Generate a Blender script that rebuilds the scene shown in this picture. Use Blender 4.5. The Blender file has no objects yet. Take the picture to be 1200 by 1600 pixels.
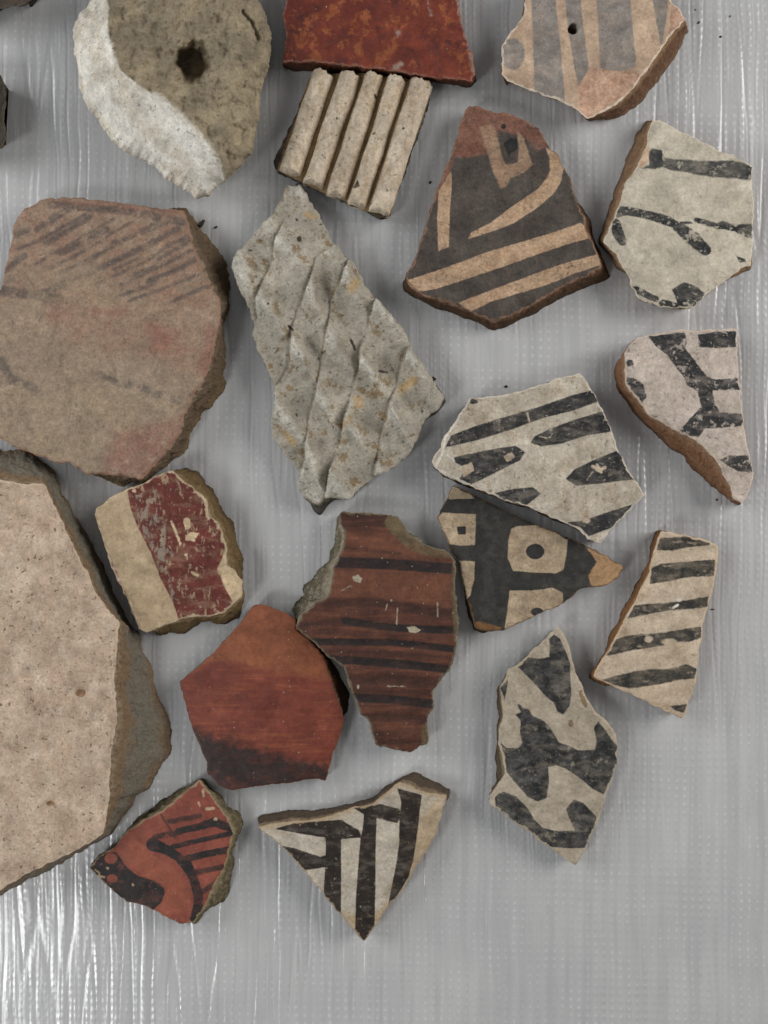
import bpy, math, random
import numpy as np
from mathutils import Vector
from mathutils.geometry import delaunay_2d_cdt

random.seed(3)
SC = bpy.context.scene
COL = SC.collection
S = 0.00025            # metres per unit: one unit is a quarter of a millimetre
D = 1500.0             # height of the camera over the sheet, in units

# ------------------------------------------------------------------ camera
cam_d = bpy.data.cameras.new('camera')
cam = bpy.data.objects.new('camera', cam_d)
COL.objects.link(cam)
cam.location = (0, 0, D * S)
cam_d.sensor_fit = 'VERTICAL'
cam_d.sensor_height = 24.0
cam_d.lens = 24.0 * D / 1600.0
cam_d.clip_start = 0.01
cam_d.clip_end = 50.0
SC.camera = cam

# ------------------------------------------------------------------ world and lamps (soft indoor light from around the table)
w = bpy.data.worlds.new('World')
SC.world = w
w.use_nodes = True
w.node_tree.nodes['Background'].inputs[0].default_value = (0.93, 0.96, 1.0, 1)
w.node_tree.nodes['Background'].inputs[1].default_value = 0.15
SC.view_settings.view_transform = 'Standard'
SC.view_settings.look = 'None'
SC.view_settings.exposure = 0.0
SC.view_settings.gamma = 1.0


def lamp(name, loc, target, size, size_y, power, colour):
    ld = bpy.data.lights.new(name, 'AREA')
    ld.shape = 'RECTANGLE'
    ld.size, ld.size_y = size, size_y
    ld.energy = power
    ld.color = colour
    o = bpy.data.objects.new(name, ld)
    COL.objects.link(o)
    o.location = loc
    o.rotation_euler = (Vector(target) - Vector(loc)).to_track_quat('-Z', 'Y').to_euler()
    return o


lamp('window_light', (0.84, 0.30, 0.46), (0.08, 0.02, 0), 0.60, 0.50, 6.9, (1.0, 0.985, 0.965))
lamp('window_light', (-0.84, 0.28, 0.44), (-0.10, 0.03, 0), 0.60, 0.50, 4.8, (0.96, 0.98, 1.0))
lamp('window_light', (-0.62, -0.52, 0.68), (-0.07, -0.1, 0), 0.20, 0.26, 2.7, (0.97, 0.985, 1.0))

# ------------------------------------------------------------------ number helpers


def lin(hexs, gain=1.0):
    hexs = hexs.lstrip('#')
    out = []
    for i in (0, 2, 4):
        c = int(hexs[i:i + 2], 16) / 255.0
        c = c / 12.92 if c <= 0.04045 else ((c + 0.055) / 1.055) ** 2.4
        out.append(min(0.92, c * gain))
    return (out[0], out[1], out[2], 1.0)


def _hash(ix, iy, seed):
    h = (ix.astype(np.int64) * 374761393 + iy.astype(np.int64) * 668265263 + seed * 974634377) & 0xFFFFFFFF
    h = ((h ^ (h >> 13)) * 1274126177) & 0xFFFFFFFF
    h = h ^ (h >> 16)
    return h & 0xFFFF


def pn(x, y, seed=0):
    x = np.asarray(x, float); y = np.asarray(y, float)
    ix = np.floor(x); iy = np.floor(y)
    fx = x - ix; fy = y - iy
    u = fx * fx * fx * (fx * (fx * 6 - 15) + 10)
    v = fy * fy * fy * (fy * (fy * 6 - 15) + 10)

    def g(dx, dy):
        a = _hash(ix + dx, iy + dy, seed) * (2 * math.pi / 65536.0)
        return np.cos(a) * (fx - dx) + np.sin(a) * (fy - dy)
    a = g(0, 0) * (1 - u) + g(1, 0) * u
    b = g(0, 1) * (1 - u) + g(1, 1) * u
    return (a * (1 - v) + b * v) * 1.5


def fbm(x, y, octv=4, seed=0, gain=0.5):
    t = 0; a = 1.0; f = 1.0
    for i in range(octv):
        t = t + a * pn(x * f, y * f, seed + i * 17)
        a *= gain; f *= 2.03
    return t


def smooth(e0, e1, x):
    t = np.clip((x - e0) / (e1 - e0), 0, 1)
    return t * t * (3 - 2 * t)


def seg_dist(P, A, B):
    d = B - A
    L = float(d @ d) + 1e-9
    t = np.clip(((P - A) @ d) / L, 0, 1)
    q = P - A - t[:, None] * d
    return np.sqrt((q * q).sum(1)), t


def poly_sdf(P, poly):
    poly = np.asarray(poly, float)
    n = len(poly)
    dm = np.full(len(P), 1e9)
    ins = np.zeros(len(P), bool)
    for i in range(n):
        A = poly[i]; B = poly[(i + 1) % n]
        dd, _ = seg_dist(P, A, B)
        dm = np.minimum(dm, dd)
        c = ((A[1] > P[:, 1]) != (B[1] > P[:, 1]))
        if c.any():
            xin = (B[0] - A[0]) * (P[:, 1] - A[1]) / (B[1] - A[1] + 1e-12) + A[0]
            ins ^= c & (P[:, 0] < xin)
    return np.where(ins, dm, -dm)


def sdf_shapes(P, shapes):
    s = np.full(len(P), -60.0)
    for sh in shapes:
        k = sh[0]
        if k in ('P', '-P'):
            v = poly_sdf(P, sh[1])
        elif k in ('S', '-S'):
            pts = np.asarray(sh[1], float); wd = sh[2]
            if not isinstance(wd, (list, tuple)):
                wd = [wd] * len(pts)
            v = np.full(len(P), -60.0)
            for i in range(len(pts) - 1):
                dd, t = seg_dist(P, pts[i], pts[i + 1])
                v = np.maximum(v, (wd[i] * (1 - t) + wd[i + 1] * t) / 2 - dd)
        else:                                    # 'E' ellipse: centre, rx, ry
            q = (P - np.asarray(sh[1], float)) / np.array([sh[2], sh[3]])
            v = (1 - np.sqrt((q * q).sum(1))) * min(sh[2], sh[3])
        s = np.minimum(s, -v) if k[0] == '-' else np.maximum(s, v)
    return s


def zc(x0, y0, k):
    """reading from an enlarged view back to units of the whole view"""
    def f(*pts):
        return [(x0 + a / k, y0 + b / k) for a, b in pts]
    return f

# ------------------------------------------------------------------ material helpers


class NT:
    def __init__(self, name):
        self.m = bpy.data.materials.new(name)
        self.m.use_nodes = True
        self.t = self.m.node_tree
        self.N = self.t.nodes
        self.L = self.t.links
        self.b = self.N['Principled BSDF']

    def new(self, typ, **kw):
        n = self.N.new(typ)
        for k, v in kw.items():
            setattr(n, k, v)
        return n

    def put(self, sock, v):
        if isinstance(v, bpy.types.NodeSocket):
            self.L.new(v, sock)
        elif v is not None:
            sock.default_value = v

    def coords(self, off, scale=(40, 40, 40)):
        tc = self.new('ShaderNodeTexCoord')
        mp = self.new('ShaderNodeMapping')
        mp.inputs['Location'].default_value = off
        mp.inputs['Scale'].default_value = scale
        self.L.new(tc.outputs['Object'], mp.inputs['Vector'])
        return mp.outputs[0]

    def stretch(self, vec, scale, rot=0.0):
        mp = self.new('ShaderNodeMapping')
        mp.inputs['Scale'].default_value = scale
        mp.inputs['Rotation'].default_value = (0, 0, rot)
        self.L.new(vec, mp.inputs['Vector'])
        return mp.outputs[0]

    def noise(self, vec, scale, detail=4, rough=0.55, dist=0.0):
        n = self.new('ShaderNodeTexNoise')
        n.inputs['Scale'].default_value = scale
        n.inputs['Detail'].default_value = detail
        n.inputs['Roughness'].default_value = rough
        n.inputs['Distortion'].default_value = dist
        self.L.new(vec, n.inputs['Vector'])
        return n.outputs['Fac']

    def ramp(self, x, a, b, c=0.0, d=1.0, smoothst=True):
        n = self.new('ShaderNodeMapRange')
        n.interpolation_type = 'SMOOTHSTEP' if smoothst else 'LINEAR'
        self.put(n.inputs[0], x)
        for i, v in enumerate((a, b, c, d)):
            self.put(n.inputs[i + 1], v)
        return n.outputs[0]

    def math(self, op, a, b=0.0, clamp=False):
        n = self.new('ShaderNodeMath', operation=op, use_clamp=clamp)
        self.put(n.inputs[0], a)
        self.put(n.inputs[1], b)
        return n.outputs[0]

    def mix(self, fac, a, b, blend='MIX'):
        n = self.new('ShaderNodeMix', data_type='RGBA', blend_type=blend)
        self.put(n.inputs[0], fac)
        self.put(n.inputs[6], a)
        self.put(n.inputs[7], b)
        return n.outputs[2]

    def attr(self, name):
        n = self.new('ShaderNodeAttribute', attribute_name=name)
        return n.outputs['Fac']

    def bump(self, height, strength, dist, normal=None):
        n = self.new('ShaderNodeBump')
        n.inputs['Strength'].default_value = strength
        n.inputs['Distance'].default_value = dist
        self.L.new(height, n.inputs['Height'])
        if normal is not None:
            self.L.new(normal, n.inputs['Normal'])
        return n.outputs[0]


GAIN = 1.16


def face_material(name, seed, base, layers=(), rim=None, rimw=3.0, rough=0.8, spec=0.25,
                  grain=0.3, speck=0.5, speck_col='2c261f', light_speck=0.0, bump=1.0, streak=None):
    """fired clay or slip with worn paint layers; base = three colours mottled together"""
    n = NT(name)
    off = (seed * 3.17 % 50, seed * 7.31 % 50, seed * 1.73 % 50)
    P = n.coords(off)
    n1 = n.noise(P, 1.3, 5, 0.6)
    n2 = n.noise(P, 5.0, 5, 0.62, 0.4)
    n3 = n.noise(P, 26.0, 4, 0.65)
    n4 = n.noise(P, 60.0, 2, 0.6)
    c = n.mix(n.ramp(n1, 0.36, 0.64), lin(base[0], GAIN), lin(base[1], GAIN))
    c = n.mix(n.ramp(n2, 0.52, 0.72, 0, 0.8), c, lin(base[2], GAIN))
    if streak:
        ns = n.noise(n.stretch(P, (streak[1], streak[2], 1), streak[3]), 4.0, 5, 0.6)
        c = n.mix(n.ramp(ns, 0.45, 0.7, 0, streak[4]), c, lin(streak[0], GAIN))
    bump_h = n.math('ADD', n.math('MULTIPLY', n2, 0.8), n.math('MULTIPLY', n3, 0.45))
    for i, ly in enumerate(layers):
        if ly.get('attr') is None:
            continue
        Q = n.coords((off[0] + 11.3 * (i + 1), off[1] - 7.7 * (i + 1), off[2]))
        ne = n.noise(Q, ly.get('edge_scale', 12.0), 5, 0.7)
        s = n.math('ADD', n.attr(ly['attr']), n.math('MULTIPLY', n.math('SUBTRACT', ne, 0.5), 2 * ly.get('edge', 3.0)))
        m = n.ramp(s, -ly.get('soft', 0.9), ly.get('soft', 0.9))
        wq = Q
        if 'wear_stretch' in ly:
            sx, sy, ro = ly['wear_stretch']
            wq = n.stretch(Q, (sx, sy, 1), ro)
        nw = n.noise(wq, ly.get('wear_scale', 6.0), 6, 0.68, 0.3)
        t = ly.get('wear', 0.62)
        t = t - 0.05 if t < 0.85 else t
        keep = n.ramp(nw, t, t + ly.get('wear_soft', 0.06), 1.0, 1.0 - ly.get('wear_amt', 0.85))
        nf = n.math('ADD', n.noise(Q, 19.0, 4, 0.65), n.math('MULTIPLY', n.math('SUBTRACT', n.noise(Q, 3.3, 4, 0.7), 0.5), 0.5))
        keep = n.math('MULTIPLY', keep, n.ramp(nf, 0.65, 0.71, 1.0, 1.0 - ly.get('fleck', 0.5)))
        m = n.math('MULTIPLY', m, keep)
        nt = n.noise(n.stretch(Q, (0.75, 1.9, 1), ly.get('brush', 0.25)), 3.5, 5, 0.65)
        m = n.math('MULTIPLY', m, n.ramp(nt, 0.36, 0.52, ly.get('thin', 0.78), 1.0))
        m = n.math('MULTIPLY', m, ly.get('op', 1.0))
        nc = n.noise(Q, ly.get('tone_scale', 5.0), 6, 0.72, 0.3)
        lc = n.mix(n.ramp(nc, 0.38, 0.66), lin(ly['a'], GAIN), lin(ly['b'], GAIN))
        c = n.mix(m, c, lc)
        bump_h = n.math('ADD', bump_h, n.math('MULTIPLY', m, ly.get('lift', 0.12)))
    # grain, pits, pale grit
    g = n.ramp(n3, 0.3, 0.7, 1 - grain * 0.75, 1 + grain * 0.45, False)
    nm = n.noise(P, 2.6, 6, 0.68, 0.5)
    g = n.math('MULTIPLY', g, n.ramp(nm, 0.3, 0.7, 0.72, 1.2, False))
    nm2 = n.noise(P, 9.0, 5, 0.7, 0.4)
    g = n.math('MULTIPLY', g, n.ramp(nm2, 0.3, 0.7, 0.82, 1.14, False))
    g = n.math('MULTIPLY', g, n.ramp(n4, 0.3, 0.7, 1 - grain * 0.4, 1 + grain * 0.3, False))
    comb = n.new('ShaderNodeCombineColor')
    for k in range(3):
        n.L.new(g, comb.inputs[k])
    c = n.mix(1.0, c, comb.outputs[0], 'MULTIPLY')
    ns1 = n.noise(P, 17.0, 3, 0.55, 0.6)
    pit = n.ramp(ns1, 0.625, 0.69, 0, speck)
    c = n.mix(pit, c, lin(speck_col))
    bump_h = n.math('SUBTRACT', bump_h, n.math('MULTIPLY', pit, 0.5))
    if light_speck:
        vo = n.new('ShaderNodeTexVoronoi')
        vo.inputs['Scale'].default_value = 13.0
        n.L.new(P, vo.inputs['Vector'])
        sz = n.noise(P, 2.5, 2)
        sepc = n.new('ShaderNodeSeparateColor')
        n.L.new(vo.outputs['Color'], sepc.inputs[0])
        keepc = n.ramp(sepc.outputs[0], 0.66, 0.68, 0.5, 0.0)
        dd = n.math('ADD', vo.outputs['Distance'], n.math('MULTIPLY', n.math('SUBTRACT', n3, 0.5), 0.35))
        dd = n.math('ADD', n.math('ADD', dd, keepc), n.math('MULTIPLY', sepc.outputs[1], 0.07))
        ls = n.ramp(n.math('ADD', dd, n.ramp(sz, 0.3, 0.6, 0.06, -0.02)), 0.07, 0.15, light_speck, 0)
        c = n.mix(ls, c, lin('cfc2ab'))
    if rim:
        nr = n.noise(P, 8.0, 4, 0.7)
        r = n.math('ADD', n.attr('rim'), n.math('MULTIPLY', n.math('SUBTRACT', nr, 0.44), -rimw * 6.0))
        c = n.mix(n.ramp(r, rimw * 0.1, rimw, 0.8, 0.0), c, lin(rim, GAIN))
    n.L.new(c, n.b.inputs['Base Color'])
    rr = n.ramp(n2, 0.3, 0.7, max(0.05, rough - 0.08), min(1, rough + 0.1), False)
    n.L.new(rr, n.b.inputs['Roughness'])
    n.b.inputs['Specular IOR Level'].default_value = spec
    nb = n.bump(bump_h, 0.55 * bump, 0.0007)
    n.L.new(nb, n.b.inputs['Normal'])
    return n.m


def edge_material(name, seed, outer, core, low, rough=0.9, bump=1.2, white=0.0):
    """broken section: outer colour by the face, core in the middle, low colour by the foot"""
    n = NT(name)
    off = (seed * 5.17 % 50, seed * 2.31 % 50, seed * 3.73 % 50)
    P = n.coords(off)
    n1 = n.noise(P, 3.0, 5, 0.65)
    n2 = n.noise(P, 14.0, 5, 0.7)
    n3 = n.noise(P, 50.0, 3, 0.6)
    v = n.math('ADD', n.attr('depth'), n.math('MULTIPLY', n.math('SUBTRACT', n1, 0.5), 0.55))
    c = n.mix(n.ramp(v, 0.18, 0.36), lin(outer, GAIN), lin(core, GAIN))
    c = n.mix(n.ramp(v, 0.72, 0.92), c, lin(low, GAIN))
    g = n.math('MULTIPLY', n.ramp(n2, 0.3, 0.7, 0.8, 1.25, False), n.ramp(n3, 0.3, 0.7, 0.86, 1.16, False))
    comb = n.new('ShaderNodeCombineColor')
    for k in range(3):
        n.L.new(g, comb.inputs[k])
    c = n.mix(1.0, c, comb.outputs[0], 'MULTIPLY')
    c = n.mix(n.math('MULTIPLY', n.ramp(n.attr('depth'), 0.02, 0.16, 0.6, 0.0), n.ramp(n2, 0.42, 0.6, 0.0, 1.0)), c, lin('c2b49c'))  # grainy rim highlight painted as a pale band just below the face
    c = n.mix(n.ramp(n3, 0.62, 0.72, 0, 0.35), c, lin('b9ab93'))
    if white:
        c = n.mix(n.ramp(n2, 0.5, 0.62, 0, white), c, lin('cfc4b0'))
    n.L.new(c, n.b.inputs['Base Color'])
    n.b.inputs['Roughness'].default_value = rough
    n.b.inputs['Specular IOR Level'].default_value = 0.2
    h = n.math('ADD', n.math('MULTIPLY', n1, 0.7), n.math('ADD', n2, n.math('MULTIPLY', n3, 0.4)))
    nb = n.bump(h, 0.95 * bump, 0.0013)
    n.L.new(nb, n.b.inputs['Normal'])
    return n.m

# ------------------------------------------------------------------ mesh helpers


def link_mesh(name, V, F, mat, parent=None, attrs=None, smooth_sh=True):
    me = bpy.data.meshes.new(name)
    V = np.asarray(V, dtype=np.float32)
    if isinstance(F, np.ndarray):
        nf, k = F.shape
        me.vertices.add(len(V)); me.vertices.foreach_set('co', V.ravel())
        me.loops.add(nf * k); me.loops.foreach_set('vertex_index', F.astype(np.int32).ravel())
        me.polygons.add(nf)
        me.polygons.foreach_set('loop_start', np.arange(0, nf * k, k, dtype=np.int32))
        me.update(calc_edges=True)
    else:
        me.from_pydata(V.tolist(), [], F)
    if smooth_sh:
        me.polygons.foreach_set('use_smooth', np.ones(len(me.polygons), dtype=bool))
    for k, a in (attrs or {}).items():
        at = me.attributes.new(k, 'FLOAT', 'POINT')
        at.data.foreach_set('value', np.asarray(a, dtype=np.float32))
    me.materials.append(mat)
    me.update()
    o = bpy.data.objects.new(name, me)
    COL.objects.link(o)
    if parent is not None:
        o.parent = parent
    return o


def thing(name, label, cat, loc, group=None):
    o = bpy.data.objects.new(name, None)
    COL.objects.link(o)
    o.empty_display_size = 0.01
    o.location = loc
    o['label'] = label
    o['category'] = cat
    if group:
        o['group'] = group
    return o


GROUP = 'pottery sherds laid out on the foam sheet'


def loop_normals(P):
    t = np.roll(P, -1, 0) - np.roll(P, 1, 0)
    nrm = np.stack([t[:, 1], -t[:, 0]], 1)
    nrm /= np.linalg.norm(nrm, axis=1)[:, None] + 1e-9
    a = 0.5 * np.sum(P[:, 0] * np.roll(P[:, 1], -1) - np.roll(P[:, 0], -1) * P[:, 1])
    return nrm * (1 if a > 0 else -1)      # outward


def unproj(px, z):
    k = (D - z) / D
    return np.stack([(px[:, 0] - 600.0) * k, (800.0 - px[:, 1]) * k], 1)


def sherd(name, label, outline, bases, h, mats, seed, layers=None, tilt=(0, 0), curve=(0.0, 0.0), jag=1.6,
          inset=2.5, rnd=3.0, relief=0.8, g=2.1, zfun=None, cat='potsherd', split=None, face='painted_face',
          edge='broken_edge', rough_side=2.0, step=1.7, chips=0.6, lump=False):
    """one sherd: a face and a broken edge; outline = rim of the face, bases = {rim index: foot point}"""
    top = np.asarray(outline, float)
    n = len(top)
    cx, cy = top.mean(0)
    ca, sa = math.cos(curve[1]), math.sin(curve[1])

    def znom(p):
        dx = p[:, 0] - cx; dy = p[:, 1] - cy
        q = dx * ca + dy * sa
        return h + tilt[0] * dx + tilt[1] * dy - curve[0] * q * q
    # foot of every rim corner
    nz = znom(top)
    nrm = loop_normals(top)
    tw = unproj(top, nz)
    bw = tw.copy()
    nw = loop_normals(tw)
    for i in range(n):
        if i in bases:
            bw[i] = (bases[i][0] - 600.0, 800.0 - bases[i][1])
        else:
            shift = np.array([top[i][0] - 600.0 - tw[i][0], 800.0 - top[i][1] - tw[i][1]])   # how far the rim leans out over a plumb side
            bw[i] = tw[i] - nw[i] * (inset + max(0.0, -float(shift @ nw[i])) * 1.0)
    # resample
    T = []; B = []
    for i in range(n):
        j = (i + 1) % n
        L = np.linalg.norm(top[j] - top[i])
        k = max(1, int(round(L / step)))
        for q in range(k):
            f = q / k
            T.append(top[i] * (1 - f) + top[j] * f)
            B.append(bw[i] * (1 - f) + bw[j] * f)
    T = np.array(T); B = np.array(B)
    for _ in range(2):
        T = 0.25 * np.roll(T, 1, 0) + 0.5 * T + 0.25 * np.roll(T, -1, 0)
    for _ in range(5):
        B = 0.25 * np.roll(B, 1, 0) + 0.5 * B + 0.25 * np.roll(B, -1, 0)
    nT = loop_normals(T)
    jn = fbm(T[:, 0] / 16, T[:, 1] / 16, 4, seed + 5, 0.62) * jag
    T = T + nT * jn[:, None]
    NT_ = len(T)
    # face points: grid inside the rim
    lo = T.min(0); hi = T.max(0)
    xs = np.arange(lo[0], hi[0], g); ys = np.arange(lo[1], hi[1], g * 0.87)
    G = np.array([(x + (0.5 * g if r % 2 else 0), y) for r, y in enumerate(ys) for x in xs])
    G = G + (np.stack([pn(G[:, 0] * 0.9, G[:, 1] * 0.9, 91), pn(G[:, 0] * 0.9, G[:, 1] * 0.9, 92)], 1)) * g * 0.25
    sd = poly_sdf(G, T)
    G = G[sd > g * 0.55]
    allp = np.vstack([T, G])
    ref = np.array([cx, cy])
    vin = [Vector(((p[0] - cx) / 100.0, (p[1] - cy) / 100.0)) for p in allp]
    ein = [(i, (i + 1) % NT_) for i in range(NT_)]
    vo, eo, fo, _, _, _ = delaunay_2d_cdt(vin, ein, [], 1, 1e-6)
    FP = np.array([(v.x * 100.0 + cx, v.y * 100.0 + cy) for v in vo])
    FF = np.array([f for f in fo if len(f) == 3], dtype=np.int32)
    A = FP[FF[:, 0]]; Bq = FP[FF[:, 1]]; Cq = FP[FF[:, 2]]
    area = (Bq[:, 0] - A[:, 0]) * (Cq[:, 1] - A[:, 1]) - (Bq[:, 1] - A[:, 1]) * (Cq[:, 0] - A[:, 0])
    FF[area > 0] = FF[area > 0][:, ::-1]     # units of view run downwards in y

    def zrel(p, d):
        z = relief * (fbm(p[:, 0] / 40, p[:, 1] / 40, 3, seed + 1) * 1.2 + fbm(p[:, 0] / 9, p[:, 1] / 9, 3, seed + 2) * 0.45)
        r = rnd * (1 + chips * 1.6 * np.clip(fbm(p[:, 0] / 15, p[:, 1] / 15, 2, seed + 3), -0.5, 1.2))
        r = np.maximum(r, 0.5)
        q = np.clip(1 - d / r, 0, 1)
        z = z - r * 0.75 * (1 - np.sqrt(np.clip(1 - q * q, 0, 1)))
        if zfun is not None:
            z = z + zfun(p, d)
        return z
    dF = np.clip(poly_sdf(FP, T), 0, None)
    zF0 = znom(FP)
    zF = np.maximum(zF0 + zrel(FP, dF), 1.0)
    XY = unproj(FP, zF if lump else zF0)
    cw = unproj(np.array([[cx, cy]]), np.array([h]))[0]
    loc = (cw[0] * S, cw[1] * S, 0.0)
    root = thing(name, label, cat, loc, GROUP if cat == 'potsherd' else None)
    V = np.stack([(XY[:, 0] - cw[0]) * S, (XY[:, 1] - cw[1]) * S, zF * S], 1)
    attrs = {'rim': dF}
    for k, shp in (layers or {}).items():
        attrs[k] = shp(FP) if callable(shp) else sdf_shapes(FP, shp)
    if split is None:
        link_mesh(face, V, FF, mats[0], root, attrs)
    else:
        cen = FP[FF].mean(1)
        ids = split(cen)
        for k in sorted(set(ids.tolist())):
            fs = FF[ids == k]
            if len(fs) < 12:
                continue
            used, inv = np.unique(fs.ravel(), return_inverse=True)
            link_mesh(face, V[used], inv.reshape(-1, 3), mats[0], root, {a: b[used] for a, b in attrs.items()})
    # broken edge
    zT0 = znom(T)
    zT = np.maximum(zT0 + zrel(T, np.zeros(NT_)), 1.0)
    TW = unproj(T, zT if lump else zT0)
    BW = B + loop_normals(B) * (fbm(B[:, 0] / 34, B[:, 1] / 34, 2, seed + 9) * rough_side * 1.3)[:, None]
    TS = TW.copy()
    for _ in range(14):
        TS = 0.25 * np.roll(TS, 1, 0) + 0.5 * TS + 0.25 * np.roll(TS, -1, 0)
    reach = np.linalg.norm(TW - BW, axis=1).mean()
    K = int(np.clip(round(math.hypot(h, reach) / 2.6), 7, 26))
    rows = []; dep = []
    arc = np.concatenate([[0], np.cumsum(np.linalg.norm(np.diff(T, axis=0), axis=1))])
    tot = arc[-1]
    blend = smooth(0, 40, tot - arc)            # noise fades together where the loop closes
    for k in range(K + 1):
        f = k / K
        bl = min(1.0, f / 0.2)
        p = (TW * (1 - bl) + TS * bl) * (1 - f) + BW * f
        z = zT * (1 - f) + 0.1 * f
        if 0 < k:
            am = rough_side * (math.sin(math.pi * min(f * 1.15, 0.8)) + 0.1)
            nn = loop_normals(p)
            yy = f * max(h, reach)
            dz = (fbm(arc / 22 + 3.1, np.full(NT_, yy / 17 + 0.37), 4, seed + 21, 0.55) + 0.5 * pn(arc / 70, np.full(NT_, yy / 4.5), seed + 27) + 0.4 * fbm(arc / 5.5, np.full(NT_, yy / 5.0), 2, seed + 29)) * blend
            p = p + nn * (dz * am)[:, None]
            zz = fbm(arc / 16, np.full(NT_, yy / 10), 3, seed + 33) * 1.6 * blend * (1 - f) * bl
            z = np.maximum(z + zz, 0.1)
        rows.append(np.column_stack([(p - cw) * S, z * S]))
        dep.append(np.full(NT_, f))
    WV = np.vstack(rows); WD = np.concatenate(dep)
    i = np.arange(NT_); j = (i + 1) % NT_
    F = []
    aT = 0.5 * np.sum(TW[:, 0] * np.roll(TW[:, 1], -1) - np.roll(TW[:, 0], -1) * TW[:, 1])
    for k in range(K):
        a = k * NT_ + i; b = k * NT_ + j; c = (k + 1) * NT_ + j; d = (k + 1) * NT_ + i
        q = np.stack([a, d, c, b], 1)
        F.append(q if aT > 0 else q[:, ::-1])
    F = np.vstack(F).tolist()
    capl = (K * NT_ + i).tolist()
    F.append(capl[::-1] if aT > 0 else capl)
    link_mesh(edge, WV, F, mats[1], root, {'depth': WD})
    return root, znom, cw

# ------------------------------------------------------------------ the foam sheet


def foam_sheet():
    def axis(lo, hi, st, far):
        a = list(np.arange(lo, hi + 0.01, st))
        stp = st
        while a[-1] < far:
            stp *= 1.5; a.append(a[-1] + stp)
        stp = st
        while a[0] > -far:
            stp *= 1.5; a.insert(0, a[0] - stp)
        return np.array(a)
    xs = axis(-612, 612, 1.55, 2300)
    ys = axis(-815, 810, 2.7, 2300)
    X, Y = np.meshgrid(xs, ys)
    amp = smooth(900, 640, np.abs(X)) * smooth(1100, 850, np.abs(Y))
    wob = 3.0 * pn(X / 160, Y / 120, 5) + 0.7 * pn(X / 30, Y / 45, 6)
    xx = X + wob
    fine = pn(xx / 5.0, Y / 110, 7) * 0.20 + pn(xx / 8.5, Y / 60, 8) * 0.16 + pn(xx / 27, Y / 900, 9) * 0.95
    dash = 0.62 + 0.38 * np.sin(2 * np.pi * Y / 12.4 + 2 * pn(X / 20, Y / 60, 41))
    for sc, sd_, a_ in ((4.6, 31, 0.42), (7.5, 35, 0.50), (14.0, 37, 0.6)):
        ridge = np.abs(pn(xx / sc, Y / 420, sd_))
        fine = fine + a_ * np.exp(-(ridge / 0.13) ** 2) * np.clip(0.45 + 1.1 * pn(X / 14, Y / 40, sd_ + 1), 0, 1.1) * dash
    crease = np.abs(pn(xx / 33, Y / 700, 10))
    fine = fine - 0.7 * np.exp(-(crease / 0.05) ** 2)
    bub = np.clip(0.15 + np.sin(2 * np.pi * xx / 12.6), 0, 2) * np.clip(0.15 + np.sin(2 * np.pi * (Y + 0.03 * X + 2 * pn(X / 60, Y / 60, 55)) / 12.4), 0, 2) * (0.34 + 0.42 * smooth(-250, 200, X)) * (0.65 + 0.6 * pn(X / 90, Y / 90, 12))
    big = fbm(X / 260, Y / 320, 3, 14) * 1.1
    Z = (fine + bub) * amp * 0.85 + big * amp - 1.0
    V = np.stack([X.ravel() * S, Y.ravel() * S, Z.ravel() * S], 1)
    nx, ny = len(xs), len(ys)
    ii = np.arange(ny - 1)[:, None] * nx + np.arange(nx - 1)[None, :]
    ii = ii.ravel()
    F = np.stack([ii, ii + 1, ii + nx + 1, ii + nx], 1)
    # sides and underside, so the sheet is a real 3 mm thick
    border = np.concatenate([np.arange(nx), np.arange(1, ny) * nx + nx - 1,
                             (ny - 1) * nx + np.arange(nx - 2, -1, -1), np.arange(ny - 2, 0, -1) * nx])
    nb = len(border)
    low = V[border].copy(); low[:, 2] = -0.0034
    V2 = np.vstack([V, low])
    bi = np.arange(nb); bj = (bi + 1) % nb
    side = np.stack([border[bi], len(V) + bi, len(V) + bj, border[bj]], 1)
    c0 = len(V)
    k2 = [0, nx - 1, nx + ny - 2, 2 * nx + ny - 3]
    und = np.array([[c0 + k2[3], c0 + k2[2], c0 + k2[1], c0 + k2[0]]])
    F = np.vstack([F, side, und])
    n = NT('foam')
    P = n.coords((0, 0, 0))
    st = n.noise(n.stretch(P, (1, 0.035, 1)), 26.0, 5, 0.7, 0.15)
    st2 = n.noise(n.stretch(P, (1, 0.10, 1)), 9.0, 4, 0.6, 0.2)
    soft = n.noise(P, 0.5, 4, 0.6)
    fine_n = n.noise(P, 40.0, 3, 0.6)
    c = n.mix(n.ramp(soft, 0.35, 0.65), lin('c0bfbe'), lin('c8c7c5'))
    c = n.mix(n.ramp(st2, 0.4, 0.75, 0, 0.35), c, lin('afafae'))
    c = n.mix(n.ramp(st, 0.5, 0.8, 0, 0.25), c, lin('c6c7c9'))
    c = n.mix(n.ramp(n.attr('bubble'), 0.12, 0.8, 0, 0.42), c, lin('dfe0e1'))  # paler bubble cells; the colour also stands in for weak relief shading
    c = n.mix(n.ramp(n.attr('crease'), 0.3, 1.0, 0, 0.15), c, lin('929294'))  # darker rib stripes, relief shading put into the foam colour
    smud = n.noise(P, 1.7, 5, 0.7)
    c = n.mix(n.ramp(smud, 0.62, 0.8, 0, 0.25), c, lin('979189'))
    n.L.new(c, n.b.inputs['Base Color'])
    n.L.new(n.ramp(st2, 0.3, 0.7, 0.17, 0.30, False), n.b.inputs['Roughness'])
    n.b.inputs['Specular IOR Level'].default_value = 0.75
    hgt = n.math('ADD', n.math('MULTIPLY', st, 0.8), n.math('ADD', n.math('MULTIPLY', st2, 0.8), n.math('MULTIPLY', fine_n, 0.22)))
    nb_ = n.bump(hgt, 0.5, 0.00011)
    n.L.new(nb_, n.b.inputs['Normal'])
    nlow = len(border)
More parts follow.
